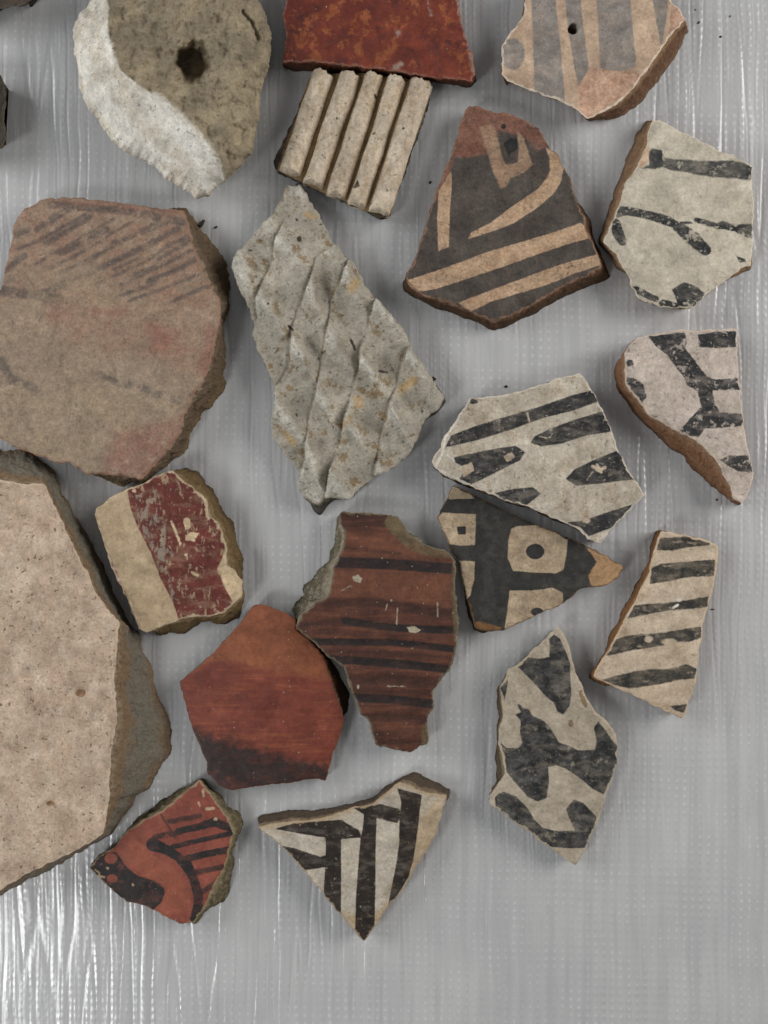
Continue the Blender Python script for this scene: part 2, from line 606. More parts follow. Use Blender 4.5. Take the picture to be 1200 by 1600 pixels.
    dotv = np.clip(np.sin(2 * np.pi * xx / 12.6), 0, 1) * np.clip(np.sin(2 * np.pi * (Y + 0.03 * X + 2 * pn(X / 60, Y / 60, 55)) / 12.4), 0, 1) * np.clip(0.7 + 0.9 * pn(X / 45, Y / 45, 51), 0, 1.3)
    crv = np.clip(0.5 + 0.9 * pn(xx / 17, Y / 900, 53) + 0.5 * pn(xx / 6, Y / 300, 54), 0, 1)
    pad = np.zeros(nlow)
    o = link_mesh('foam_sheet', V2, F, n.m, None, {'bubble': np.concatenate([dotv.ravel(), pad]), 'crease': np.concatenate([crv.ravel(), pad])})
    o['kind'] = 'structure'
    o['label'] = 'silvery grey ribbed packing foam sheet under all the sherds'
    return o


foam_sheet()

# ================================================================== the sherds
BLK = dict(a='2a2b2d', b='54524e')


def at(pts, pairs):
    """bases by rim point: nearest rim corner gets the foot point"""
    out = {}
    P = np.asarray(pts, float)
    for (x, y), b in pairs:
        k = int(np.argmin((P[:, 0] - x) ** 2 + (P[:, 1] - y) ** 2))
        out[k] = b
    return out


# ---- 1 lumpy clay chunk with a white rim and a hole
o1 = [(142, 0), (124, 22), (114, 45), (116, 86), (124, 109), (124, 135), (135, 165), (158, 195), (176, 221), (199, 240),
      (232, 255), (262, 281), (285, 296), (308, 310), (326, 306), (349, 285), (375, 262), (394, 240), (399, 214), (405, 180),
      (407, 146), (418, 112), (424, 82), (422, 45), (412, 15), (401, -5), (385, -40), (330, -75), (240, -80), (175, -50)]
q = zc(0, 0, 2.667)
white_in = q((400, -120), (440, -30), (455, 30), (448, 100), (462, 200), (500, 290), (560, 340), (620, 380), (690, 440), (760, 510), (830, 590),
             (890, 650), (920, 710), (915, 770), (870, 815), (820, 835))
white_poly = white_in + [(300, 320), (240, 270), (190, 245), (150, 200), (125, 170), (105, 110), (100, 40), (120, -20)]
slit = q((1010, 50), (1045, 95), (1070, 160))
hole_c = q((805, 262))[0]


def z_lump(p, d):
    s = poly_sdf(p, white_poly)
    R = 62.0
    dome = -58 * (1 - np.sqrt(np.clip(1 - np.clip(1 - d / R, 0, 1) ** 2, 0, 1)))
    z = dome + 11 * np.exp(-((s + 2) / 14.0) ** 2)
    z = z + np.where(s < 0, fbm(p[:, 0] / 26, p[:, 1] / 26, 4, 71, 0.52) * 6.5, fbm(p[:, 0] / 34, p[:, 1] / 34, 2, 72) * 1.2)
    r = np.hypot((p[:, 0] - hole_c[0]) / 1.0, (p[:, 1] - hole_c[1]) / 1.15) + fbm(p[:, 0] / 16, p[:, 1] / 16, 2, 73) * 6
    z = z - 50 * smooth(33, 14, r) + 4 * np.exp(-((r - 40) / 9) ** 2) - 8 * smooth(70, 26, r)
    sl = sdf_shapes(p, [('S', slit, 5)])
    z = z - 9 * smooth(-3, 2, sl)
    knob = fbm(p[:, 0] / 11, p[:, 1] / 11, 2, 75)
    z = z + 3.5 * np.clip(knob, 0, 1) * smooth(26, 5, d) * np.where(s < 0, 1.0, 0.4)
    return z


m = (face_material('rough_clay', 1, ('8a7f6b', 'a09178', '6f6554'),
                   [dict(attr='white', a='d6cfc1', b='c6bba8', edge=4, soft=2.0, wear=0.68, wear_amt=0.7, fleck=0.25, wear_scale=3.0),
                    dict(attr='chalk', a='e4dfd4', b='d9d2c5', edge=9, soft=6, wear=0.62, wear_amt=0.8, fleck=0.1, wear_scale=3.0)],
                   rough=0.92, spec=0.12, grain=0.25, speck=0.5, bump=0.9),
     edge_material('lump_edge', 1, 'a39a86', '77705f', '6a6252'))
sherd('clay_lump', 'lumpy grey brown clay chunk with a white curved rim and a deep hole', o1, {}, 92, m, 1,
      {'white': [('P', white_poly)],
       'chalk': [('S', q((400, 380), (470, 480), (560, 590), (680, 690)), 30), ('S', q((640, 440), (740, 530), (840, 640), (880, 740)), 40),
                 ('S', q((430, 120), (470, 260)), 10), ('S', q((345, 200), (360, 330)), 14)]},
      zfun=z_lump, jag=2.0, relief=0.8, rnd=4, rough_side=2.5, face='clay_body', edge='underside', inset=26, g=2.0, lump=True)

# ---- 2 mottled red sherd at the top
o2 = [(448, 0), (442, 20), (447, 57), (442, 97), (490, 95), (527, 100), (567, 105), (607, 108), (643, 115), (683, 122), (713, 123), (737, 127),
      (743, 115), (738, 83), (727, 57), (720, 27), (718, 0), (712, -50), (460, -50)]
b2 = at(o2, [((442, 97), (444, 105)), ((490, 95), (482, 113)), ((527, 100), (527, 114)), ((567, 105), (567, 118)), ((607, 108), (607, 122)), ((643, 115), (643, 126)),
             ((683, 122), (688, 131)), ((713, 123), (716, 135)), ((737, 127), (735, 136)), ((743, 115), (744, 126))])
m = (face_material('red_glaze', 2, ('662d23', '783828', '542622'),
                   [dict(attr='all', a='94532f', b='9f5f3a', edge=1, wear=0.44, wear_amt=1.0, wear_soft=0.08, wear_scale=4.2, op=0.75, fleck=0.2, lift=0.02),
                    dict(attr='all', a='43221d', b='55241f', edge=1, wear=0.40, wear_amt=1.0, wear_soft=0.1, wear_scale=3.0, op=0.75, fleck=0.2, lift=0.02),
                    dict(attr='pale', a='a9978a', b='8f7a6c', edge=5, soft=2.5, edge_scale=16, wear=0.5, op=0.8)],
                   rough=0.5, spec=0.4, grain=0.22, speck=0.3, light_speck=0.75, rim='8d5b49', rimw=2.0),
     edge_material('red_edge', 2, '6b3c2b', '54382b', '4a372c'))
q = zc(400, 0, 3.0)
sherd('painted_sherd', 'mottled red and orange sherd cut by the top edge, above the ribbed cream sherd', o2, b2, 44, m, 2,
      {'all': [('E', (600, 40), 900, 900)],
       'pale': [('S', q((800, 0), (815, 40), (822, 72)), 4), ('E', q((668, 150))[0], 4, 5), ('S', q((945, 0), (955, 70)), 4), ('S', q((1000, 230), (1015, 330)), 5),
                ('S', q((640, 325), (680, 300)), 8)]},
      rnd=3.5, curve=(0.0002, 1.57), chips=0.8)

# ---- 3 peach sherd with grey stripes and a drilled hole
q = zc(760, 0, 2.727)
o3 = [(820, 0), (819, 22), (800, 48), (784, 70), (785, 117), (797, 128), (830, 141), (885, 161), (907, 176), (918, 187), (958, 167), (995, 132),
      (1013, 106), (1033, 77), (1053, 48), (1072, 29), (1064, 15), (1050, 0), (1036, -40), (825, -40)]
b3 = at(o3, [((918, 187), (920, 191)), ((958, 167), (966, 185)), ((995, 132), (1001, 160)), ((1013, 106), (1022, 136)), ((1033, 77), (1046, 103)),
             ((1053, 48), (1063, 73)), ((1072, 29), (1076, 46))])
hole3 = q((369, 122))[0]


def z_peach(p, d):
    r = np.hypot(p[:, 0] - hole3[0], p[:, 1] - hole3[1])
    z = -14 * smooth(8.5, 6.0, r)
    s = poly_sdf(p, q((400, 490), (385, 370), (450, 290), (540, 300), (640, 310), (660, 330), (600, 400), (500, 460), (430, 500)))
    z = z - 1.8 * smooth(-1, 2, s) + smooth(0, 3, s) * fbm(p[:, 0] / 8, p[:, 1] / 8, 3, 55) * 0.9
    s2 = poly_sdf(p, q((790, -20), (770, 150), (790, 130), (850, 80), (830, 30)))
    return z - 2.2 * smooth(-1, 2, s2)


m = (face_material('peach_slip', 3, ('b69b83', 'c2a88f', 'ac937d'),
                   [dict(attr='grey', a='837b74', b='938b83', edge=1.6, soft=1.4, wear=0.68, wear_amt=0.5, fleck=0.25),
                    dict(attr='scar', a='b48d75', b='cdaa92', edge=3, soft=1.2, wear=0.9, fleck=0.0, tone_scale=8, lift=-0.1),
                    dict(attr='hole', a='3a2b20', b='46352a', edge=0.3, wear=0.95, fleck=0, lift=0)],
                   rough=0.85, rim='dccbb6', rimw=2.2, grain=0.25, speck=0.25),
     edge_material('peach_edge', 3, '8a6a4e', '6b4f3b', '755b45'))
sherd('painted_sherd', 'peach sherd with wide grey stripes and one small drilled hole, at the top', o3, b3, 44, m, 3,
      {'grey': [('P', q((190, -40), (292, -40), (300, 60), (318, 220), (335, 435), (205, 390), (200, 200))), ('P', q((330, -40), (398, -40), (415, 130), (437, 290), (395, 375), (375, 290), (350, 140))),
                ('P', q((468, -40), (612, -40), (625, 130), (640, 285), (560, 305), (485, 290), (478, 130))), ('P', q((700, -40), (780, -40), (760, 130), (745, 195), (725, 90))),
                ('E', q((112, 230))[0], 19, 25)],
       'scar': [('P', q((400, 490), (385, 370), (450, 290), (540, 300), (640, 310), (660, 330), (600, 400), (500, 460), (430, 500))), ('P', q((795, -20), (775, 150), (790, 130), (850, 80), (830, 30)))],
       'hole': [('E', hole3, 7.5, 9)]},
      zfun=z_peach, rnd=2.0, tilt=(0.01, 0.01), relief=0.6, g=1.9)

# ---- 4 dark triangular sherd with cream stripes
q = zc(600, 140, 3.158)
o4 = [(730, 165), (746, 164), (768, 173), (803, 178), (822, 189), (841, 197), (850, 213), (858, 229), (872, 241), (880, 260), (894, 282), (901, 317),
      (912, 336), (917, 358), (932, 393), (939, 415), (917, 431), (885, 444), (853, 463), (822, 482), (790, 495), (774, 504), (736, 487), (701, 472),
      (663, 463), (638, 444), (635, 431), (647, 406), (660, 368), (673, 324), (689, 279), (708, 235), (717, 197)]
b4 = at(o4, [((939, 415), (955, 434)), ((917, 431), (906, 452)), ((885, 444), (872, 470)), ((853, 463), (836, 491)), ((822, 482), (806, 503)), ((790, 495), (785, 513)),
             ((774, 504), (774, 518)), ((736, 487), (736, 500)), ((701, 472), (692, 483)), ((663, 463), (650, 468)), ((638, 444), (630, 453)), ((635, 431), (630, 440)),
             ((932, 393), (942, 405)), ((917, 358), (925, 365)), ((912, 336), (920, 342)), ((901, 317), (908, 322))])
m = (face_material('dark_slip', 4, ('4b443f', '575049', '403a36'),
                   [dict(attr='red', a='876050', b='754e40', edge=5, soft=3, wear=0.62, wear_amt=0.5, fleck=0.3),
                    dict(attr='cream', a='bfa184', b='ab8b6d', edge=1.5, soft=0.9, wear=0.66, wear_amt=0.7, fleck=0.6, tone_scale=5),
                    dict(attr='tip', a='a0866d', b='957660', edge=2.5, soft=1.6, wear=0.62, wear_amt=0.5, fleck=0.3, op=0.95),
                    dict(attr='black', a='26272a', b='33312f', edge=1.5, wear=0.7)],
                   rough=0.78, grain=0.4, speck=0.45, rim='8a6a55', rimw=2.4, light_speck=0.0, streak=('5d5047', 3, 1, 0.6, 0.7)),
     edge_material('dark_slip_edge', 4, '6e4f3b', '54402f', '4c3b2e'))
sherd('painted_sherd', 'dark brown triangular sherd with cream stripes and a reddish worn tip', o4, b4, 40, m, 4,
      {'cream': [('P', q((135, 935), (300, 880), (500, 805), (700, 745), (880, 690), (970, 658), (1000, 680), (1007, 735), (900, 765), (750, 815), (600, 870), (420, 930), (250, 985), (140, 1003), (108, 940))),
                 ('P', q((365, 1052), (500, 1000), (700, 925), (850, 870), (1052, 812), (1070, 865), (950, 905), (800, 965), (650, 1010), (520, 1050), (430, 1095))),
                 ('P', q((413, 738), (430, 705), (530, 655), (620, 585), (760, 490), (800, 440), (820, 400), (815, 340), (798, 285), (850, 315), (888, 370), (875, 450), (840, 510), (760, 580), (640, 660), (520, 705))),
                 ('P', q((270, 500), (330, 400), (337, 440), (325, 600), (320, 775), (268, 800), (262, 640)))],
       'tip': [('P', q((470, 180), (540, 170), (560, 240), (580, 320), (600, 370), (660, 360), (665, 290), (655, 200), (690, 240), (720, 330), (735, 370), (690, 410), (620, 440), (600, 480), (575, 487), (540, 410), (510, 310), (480, 220)))],
       'red': [('P', q((400, 60), (530, 90), (660, 105), (780, 180), (820, 270), (760, 300), (690, 230), (560, 200), (560, 270), (500, 320), (430, 335), (350, 330), (320, 420), (270, 520), (230, 570), (260, 450), (340, 280)))],
       'black': [('P', q((588, 265), (625, 238), (655, 240), (662, 290), (612, 325))), ('E', q((590, 182))[0], 4, 4)]},
      rnd=3.5, jag=1.8, curve=(0.00035, 1.2), chips=0.9)

# ---- 5 cream five-sided sherd with broken black band
q = zc(920, 170, 4.286)
o5 = [(1020, 187), (1032, 187), (1060, 203), (1095, 219), (1121, 233), (1144, 242), (1167, 253), (1178, 261), (1175, 282), (1177, 319), (1178, 357), (1174, 413),
      (1157, 420), (1130, 441), (1104, 459), (1083, 481), (1060, 481), (1032, 479), (997, 466), (988, 450), (983, 431), (969, 413), (962, 396), (942, 378),
      (948, 364), (960, 338), (967, 322), (976, 287), (997, 259), (1011, 226), (1013, 205)]
b5 = at(o5, [((1020, 187), (1012, 187)), ((1013, 205), (998, 203)), ((1011, 226), (987, 228)), ((997, 259), (977, 256)), ((976, 287), (965, 284)), ((967, 322), (954, 316)),
             ((960, 338), (948, 334)), ((948, 364), (939, 360)), ((942, 378), (936, 380)), ((962, 396), (952, 399)), ((969, 413), (963, 419)), ((1174, 413), (1175, 418)), ((1157, 420), (1160, 427))])
m = (face_material('cream_slip', 5, ('bab09e', 'c3b9a7', 'aea491'),
                   [dict(attr='ink', edge=2.6, soft=1.2, wear=0.60, wear_amt=0.75, wear_scale=8, fleck=0.6, **BLK),
                    dict(attr='band', a='38383a', b='585550', edge=3.2, soft=2.0, wear=0.6, wear_amt=0.55, wear_scale=7, fleck=0.6),
                    dict(attr='chip', a='b7977a', b='c6a88c', edge=2, wear=0.9, fleck=0)],
                   rough=0.85, grain=0.2, speck=0.25, rim='d2c4ae', rimw=1.8, streak=('c4b79f', 1, 2.5, 0.5, 0.4)),
     edge_material('cream_edge', 5, 'a58465', '8c6f55', '75604c'))
sherd('painted_sherd', 'cream five-sided sherd with a patchy black band and short slanting black dashes', o5, b5, 42, m, 5,
      {'band': [('P', q((400, 290), (430, 265), (490, 280), (500, 325), (600, 338), (720, 345), (840, 350), (960, 345), (1110, 385), (1095, 480), (960, 465), (860, 460), (700, 435), (560, 412), (500, 395), (440, 405), (360, 400), (410, 370)))],
       'ink': [('P', q((172, 715), (210, 650), (310, 665), (440, 690), (540, 720), (600, 755), (680, 752), (700, 768), (640, 775), (560, 795), (480, 770), (380, 735), (250, 715), (190, 730))),
               ('S', q((720, 745), (860, 785), (960, 790)), [8, 9, 11]), ('P', q((850, 770), (900, 750), (960, 775), (1110, 768), (1110, 870), (1050, 860), (980, 822), (860, 800))),
               ('S', q((600, 790), (700, 870), (780, 945)), [18, 22, 18]), ('S', q((180, 765), (195, 830), (225, 885)), [14, 18, 14]),
               ('S', q((310, 1205), (380, 1245), (450, 1275)), 10), ('S', q((490, 1300), (580, 1320)), 11),
               ('P', q((555, 1210), (640, 1158), (720, 1190), (795, 1250), (700, 1345), (600, 1315))), ('P', q((985, 985), (1040, 1000), (1055, 1025), (1010, 1032))),
               ('P', q((400, 290), (430, 265), (490, 280), (495, 380), (440, 405), (405, 380)))],
       'chip': [('P', q((390, 230), (410, 270), (400, 350), (340, 400), (330, 380), (360, 300)))]},
      rnd=2.2, curve=(0.00022, 0.3), relief=0.6)

# ---- 6 large worn brown sherd, upper left
q = zc(0, 280, 3.158)
o6 = [(0, 451), (13, 391), (22, 346), (35, 324), (60, 307), (95, 303), (142, 308), (190, 313), (237, 321), (285, 327), (294, 350), (301, 381), (313, 413), (326, 441),
      (342, 467), (345, 495), (337, 527), (329, 565), (317, 597), (301, 616), (288, 647), (279, 679), (260, 704), (241, 726), (223, 749), (190, 744), (152, 741),
      (136, 742), (108, 723), (85, 722), (57, 711), (32, 703), (16, 695), (0, 685), (-60, 660), (-75, 470)]
b6 = at(o6, [((285, 327), (288, 326)), ((294, 350), (314, 364)), ((301, 381), (337, 388)), ((313, 413), (353, 412)), ((326, 441), (360, 437)), ((342, 467), (357, 470)),
             ((345, 495), (353, 502)), ((337, 527), (353, 535)), ((329, 565), (350, 580)), ((317, 597), (351, 600)), ((301, 616), (340, 624)), ((288, 647), (312, 646)),
             ((279, 679), (301, 674)), ((260, 704), (289, 707)), ((241, 726), (266, 725)), ((223, 749), (236, 752)), ((190, 744), (190, 760)), ((152, 741), (160, 748)),
             ((136, 742), (136, 728)), ((108, 723), (112, 706)), ((85, 722), (90, 702)), ((57, 711), (60, 688)), ((32, 703), (32, 680)), ((16, 695), (16, 674)), ((0, 685), (0, 662)),
             ((-60, 660), (-50, 640))])


def z_brown(p, d):
    ln = np.array(q((500, 975), (700, 1035), (910, 1095), (1000, 1000)))
    s = poly_sdf(p, q((480, 960), (590, 1010), (720, 1055), (860, 1100), (930, 1110), (900, 1600), (-300, 1600), (-300, 1040), (200, 1060)))
    return -1.6 * smooth(-2, 5, s) - 10 * smooth(34, 0, d) * smooth(340, 305, p[:, 1])


H6 = 3.0
m = (face_material('worn_brown_slip', 6, ('a08c78', '93806c', 'aa967f'),
                   [dict(attr='upper', a='956b59', b='907663', edge=18, soft=12, wear=0.5, wear_amt=0.8, wear_soft=0.2, wear_scale=3, fleck=0.3, op=0.55, lift=0.02),
                    dict(attr='red', a='8a554c', b='936759', edge=26, soft=14, edge_scale=5, wear=0.52, wear_amt=0.8, wear_soft=0.2, fleck=0.6, op=0.55, lift=0.02),
                    dict(attr='hatch', a='494646', b='5d5652', edge=4.5, soft=3.0, edge_scale=14, wear=0.57, wear_amt=0.85, wear_soft=0.12, wear_scale=4, fleck=0.8, op=0.7, lift=0.02),
                    dict(attr='ghost', a='5d5652', b='6b625b', edge=9, soft=4, edge_scale=10, wear=0.53, wear_amt=0.9, wear_soft=0.12, wear_scale=6, fleck=0.8, op=0.7, lift=0.02),
                    dict(attr='dust', a='9a8974', b='a08c72', edge=6, soft=10, wear=0.5, wear_amt=0.8, wear_soft=0.25, fleck=0.3, op=0.55, lift=0.02)],
                   rough=0.85, grain=0.35, speck=0.3, rim='9a7460', rimw=2.4, light_speck=0.35),
     edge_material('worn_brown_edge', 6, '756351', '6b5a48', '7a6549'))
sherd('painted_sherd', 'large worn brown sherd with faint dark hatching and pinkish stains, at upper left', o6, b6, 52, m, 6,
      {'hatch': [('S', q(*h_), w_) for h_, w_ in [
           (((75, 272), (140, 250)), 9), (((190, 248), (330, 150)), 12), (((225, 315), (450, 185)), 9), (((300, 358), (410, 315), (525, 250)), 11),
           (((430, 470), (560, 405), (720, 330), (880, 240)), 10), (((560, 315), (760, 225)), 7), (((730, 505), (850, 455), (960, 400)), 9), (((850, 602), (940, 565), (1030, 525)), 7),
           (((570, 585), (700, 535)), 6), (((780, 395), (940, 300)), 7), (((250, 120), (450, 140), (600, 150), (900, 212)), 13), (((0, 548), (140, 570), (300, 592)), 16),
           (((210, 565), (310, 520)), 12), (((20, 450), (120, 380)), 10),            (((300, 460), (480, 380)), 6), (((560, 445), (700, 385)), 5), (((90, 345), (200, 300), (420, 175)), 6), (((170, 420), (330, 330), (560, 195)), 5), (((250, 440), (420, 350), (640, 215)), 5), (((350, 440), (640, 290), (780, 205)), 5), (((470, 520), (700, 415), (930, 275)), 5), (((600, 520), (790, 430), (960, 345)), 5), (((640, 600), (860, 520), (1010, 455)), 5), (((640, 480), (760, 430)), 5), (((820, 330), (930, 290)), 5), (((700, 270), (860, 200)), 5), (((380, 490), (430, 465)), 6), (((640, 560), (760, 520)), 5)]],
       'ghost': [('S', q((500, 970), (590, 1000), (720, 1035), (880, 1090)), 11), ('S', q((0, 895), (60, 985), (180, 1040)), 14)],
       'upper': [('P', q((-250, 560), (0, 580), (300, 625), (700, 690), (1100, 720), (1100, 400), (900, 120), (200, 60), (-250, 300))), ('P', q((200, 640), (700, 700), (1100, 730), (1080, 980), (900, 960), (600, 860), (300, 800)))],
       'red': [('P', q((730, 700), (870, 760), (850, 900), (760, 860))), ('P', q((1000, 735), (1080, 740), (1050, 960), (990, 1010))),
               ('P', q((560, 1250), (850, 1170), (920, 1180), (880, 1300), (700, 1490), (500, 1440))), ('P', q((230, 600), (640, 640), (560, 680), (260, 660))),
               ('P', q((250, 95), (560, 110), (900, 150), (920, 180), (560, 140), (260, 120)))],
       'dust': [('P', q((-250, 1080), (400, 1000), (560, 1020), (900, 1110), (850, 1180), (560, 1240), (480, 1440), (-250, 1300))), ('P', q((120, 420), (500, 420), (620, 640), (150, 640)))]},
      zfun=z_brown, rnd=6, curve=(0.00018, 1.4), relief=1.0, rough_side=4.5, g=2.3)

# ---- 7 largest plain beige sherd with thick grey broken side
q = zc(0, 680, 2.1622)
o7 = [(0, 749), (37, 756), (67, 756), (81, 782), (99, 819), (120, 865), (139, 902), (153, 934), (185, 971), (183, 1013), (178, 1064), (183, 1119), (173, 1179), (171, 1235),
      (162, 1304), (130, 1323), (83, 1346), (37, 1369), (0, 1392), (-70, 1425), (-70, 745)]
b7 = at(o7, [((0, 749), (0, 702)), ((37, 756), (37, 703)), ((67, 756), (66, 716)), ((81, 782), (84, 738)), ((99, 819), (114, 800)), ((120, 865), (139, 842)), ((139, 902), (170, 903)),
             ((153, 934), (192, 955)), ((185, 971), (220, 998)), ((183, 1013), (238, 1050)), ((178, 1064), (250, 1093)), ((183, 1119), (268, 1128)), ((173, 1179), (270, 1172)),
             ((171, 1235), (238, 1220)), ((162, 1304), (172, 1303)), ((130, 1323), (138, 1325)), ((83, 1346), (90, 1351)), ((37, 1369), (42, 1375)), ((0, 1392), (4, 1398)),
             ((-70, 745), (-70, 700))])


def z_beige(p, d):
    a = np.array([(125, 1083), (162, 1062), (78, 1256)])
    z = 0
    for k, (x, y) in enumerate(a):
        z = z - (3.0, 2.0, 1.5)[k] * smooth(9, 3, np.hypot(p[:, 0] - x, (p[:, 1] - y) * 0.8) + fbm(p[:, 0] / 7, p[:, 1] / 7, 2, 3) * 3)
    return z


m = (face_material('beige_clay', 7, ('b8a08a', 'c0aa94', 'a98f79'),
                   [dict(attr='pit', a='9a7a5d', b='84664d', edge=3, wear=0.9)],
                   rough=0.9, grain=0.3, speck=0.75, speck_col='5f4634', rim='c9b49c', rimw=2.5, bump=1.2, streak=('cdbba6', 1.5, 0.7, 0.5, 0.6)),
     edge_material('beige_edge', 7, '8f775c', '857c6d', '86725b', bump=1.4))
sherd('plain_sherd', 'largest plain beige sherd with a thick grey broken side, at left', o7, b7, 70, m, 7,
      {'pit': [('E', (126, 1083), 8, 6), ('E', (78, 1256), 7, 4)]}, zfun=z_beige, rnd=2.5, relief=1.1, rough_side=3.2, g=2.5, face='clay_face', jag=1.8)

# ---- 8 cream sherd with maroon band
q = zc(120, 710, 4.138)
o8 = [(151, 795), (168, 780), (197, 764), (221, 756), (250, 741), (270, 734), (279, 747), (294, 756), (308, 768), (323, 780), (325, 807), (340, 816), (350, 838), (354, 860),
      (354, 884), (366, 890), (378, 908), (377, 932), (364, 944), (350, 959), (325, 963), (299, 964), (277, 970), (255, 978), (243, 983), (229, 989), (217, 983), (209, 964),
      (200, 942), (190, 918), (178, 894), (168, 870), (159, 840), (151, 816), (145, 804)]
b8 = at(o8, [((270, 734), (288, 732)), ((279, 747), (308, 735)), ((294, 756), (321, 752)), ((308, 768), (335, 768)), ((323, 780), (347, 790)), ((325, 807), (357, 810)), ((340, 816), (367, 828)),
             ((350, 838), (374, 850)), ((354, 860), (380, 868)), ((354, 884), (382, 884)), ((366, 890), (382, 900)), ((378, 908), (382, 920)), ((377, 932), (380, 945)), ((364, 944), (374, 966)),
             ((350, 959), (352, 972)), ((325, 963), (325, 972)), ((299, 964), (298, 984)), ((277, 970), (272, 991)), ((255, 978), (250, 992)), ((243, 983), (243, 991))])
m = (face_material('buff_slip', 8, ('b19a7b', 'b8a284', 'a58f72'),
                   [dict(attr='maroon', a='5f302b', b='6f3830', edge=1.6, soft=0.9, wear=0.61, wear_amt=0.6, wear_scale=6.5, wear_stretch=(1.6, 0.8, 0.4), fleck=0.5),
                    dict(attr='scuff', a='8c8276', b='a0917c', edge=6, soft=3, wear=0.50, wear_amt=1.0, wear_scale=8, wear_stretch=(1.6, 0.8, 0.4), fleck=0.3, op=0.85),
                    dict(attr='chip', a='cdb592', b='c2aa88', edge=3.2, edge_scale=20, wear=0.9, fleck=0, lift=-0.15),
                    dict(attr='leftrim', a='7c4c45', b='b5a190', edge=4, soft=2, wear=0.6, tone_scale=7)],
                   rough=0.72, grain=0.2, speck=0.3, rim='c2ae90', rimw=3.0),
     edge_material('buff_edge', 8, '8a7350', '735e40', '5e4d37'))
sherd('painted_sherd', 'squarish cream sherd with a wide flaking maroon band', o8, b8, 46, m, 8,
      {'maroon': [('P', q((320, 215), (480, 150), (645, 90), (665, 155), (720, 190), (785, 240), (815, 290), (850, 400), (910, 440), (955, 530), (955, 640), (908, 740), (960, 870), (1018, 970), (950, 1035), (850, 1050), (740, 1052), (655, 1060), (620, 950), (540, 800), (480, 640), (400, 480), (350, 360)))],
       'scuff': [('P', q((380, 260), (520, 230), (560, 420), (640, 640), (560, 700), (640, 900), (620, 960), (500, 650), (400, 450)))],
       'chip': [('P', q((688, 422), (712, 405), (735, 420), (735, 475), (700, 490))), ('P', q((702, 525), (740, 500), (792, 508), (760, 562), (702, 556))), ('S', q((612, 435), (640, 500), (670, 578)), 4),
                ('E', q((370, 238))[0], 3.5, 2.5), ('S', q((740, 760), (785, 785)), 4), ('E', q((705, 648))[0], 3, 2), ('P', q((915, 735), (990, 715), (1070, 830), (1060, 930), (1015, 970), (960, 850)))],
       'leftrim': [('S', q((105, 390), (150, 520), (200, 650), (250, 770), (320, 930), (400, 1130)), 7)]},
      rnd=3, chips=0.9, rough_side=3.5, curve=(0.0003, 0.4))

# ---- 9 plain polished orange red sherd
q = zc(260, 920, 3.871)
o9 = [(396, 945), (415, 945), (441, 956), (461, 966), (463, 984), (482, 999), (505, 1023), (514, 1049), (521, 1070), (534, 1111), (538, 1124), (531, 1152), (518, 1183), (509, 1221),
      (492, 1217), (467, 1222), (415, 1227), (363, 1235), (345, 1230), (323, 1209), (322, 1191), (312, 1165), (299, 1137), (290, 1101), (279, 1065), (294, 1054), (312, 1039),
      (335, 1018), (356, 995), (374, 974), (389, 954)]
b9 = at(o9, [((505, 1023), (512, 1022)), ((514, 1049), (530, 1048)), ((521, 1070), (545, 1085)), ((534, 1111), (544, 1112))])
m = (face_material('polished_orange', 9, ('6f362a', '793d2f', '643026'),
                   [dict(attr='upper', a='844e34', b='8e5638', edge=7, soft=7, wear=0.66, wear_amt=0.6, wear_soft=0.2, wear_stretch=(0.6, 2.5, 0.25), fleck=0.2, op=0.85, lift=0.0),
                    dict(attr='black', a='26211f', b='302927', edge=26, edge_scale=7, soft=12, wear=0.62, wear_amt=0.4, wear_soft=0.2, fleck=0.3, op=0.95, lift=0.0)],
                   rough=0.55, spec=0.35, grain=0.18, speck=0.12, light_speck=0.5, rim='7a4630', rimw=1.3, bump=0.6, streak=('8a4d34', 0.4, 4.0, 0.22, 0.8)),
     edge_material('orange_edge', 9, '55301f', '38251c', '33241c'))
sherd('plain_sherd', 'plain polished orange red sherd with a blackened lower edge', o9, b9, 30, m, 9,
      {'upper': [('P', q((525, 60), (820, 150), (1020, 560), (700, 515), (480, 460), (280, 430), (60, 570), (350, 250)))],
       'black': [('P', q((90, 800), (250, 890), (420, 930), (600, 985), (800, 1040), (1010, 1070), (1000, 1300), (200, 1300), (100, 1000)))]},
      rnd=2.2, curve=(0.0005, 0.3), relief=0.5, jag=1.3, inset=3, face='polished_face')

# ---- 10 dark reddish brown sherd with black bands
q = zc(440, 780, 3.81)
o10 = [(534, 800), (571, 802), (608, 805), (621, 806), (629, 817), (639, 835), (658, 848), (676, 856), (697, 861), (710, 872), (714, 890), (710, 906), (713, 937), (716, 979), (713, 1011),
       (708, 1037), (692, 1058), (676, 1082), (679, 1103), (668, 1119), (666, 1132), (670, 1147), (668, 1163), (655, 1167), (642, 1176), (618, 1172), (587, 1165), (582, 1147), (579, 1129),
       (563, 1113), (555, 1095), (545, 1066), (537, 1042), (513, 1027), (492, 1006), (461, 982), (474, 958), (495, 940), (511, 935), (519, 911), (520, 890), (527, 877), (538, 848), (536, 825), (529, 811)]
b10 = at(o10, [((529, 811), (527, 806)), ((536, 825), (525, 832)), ((538, 848), (520, 856)), ((527, 877), (507, 881)), ((520, 890), (492, 898)), ((519, 911), (478, 915)), ((511, 935), (466, 936)),
               ((495, 940), (460, 950)), ((474, 958), (459, 966))])
bands10 = [(((325, 375), (600, 385), (1005, 412)), 17), (((380, 725), (560, 752), (760, 772), (1020, 780)), 12), (((170, 850), (400, 852), (640, 852), (1030, 892)), 11),
           (((290, 955), (500, 965), (800, 990), (990, 1014)), 13), (((435, 1182), (650, 1192), (900, 1220)), 14)]
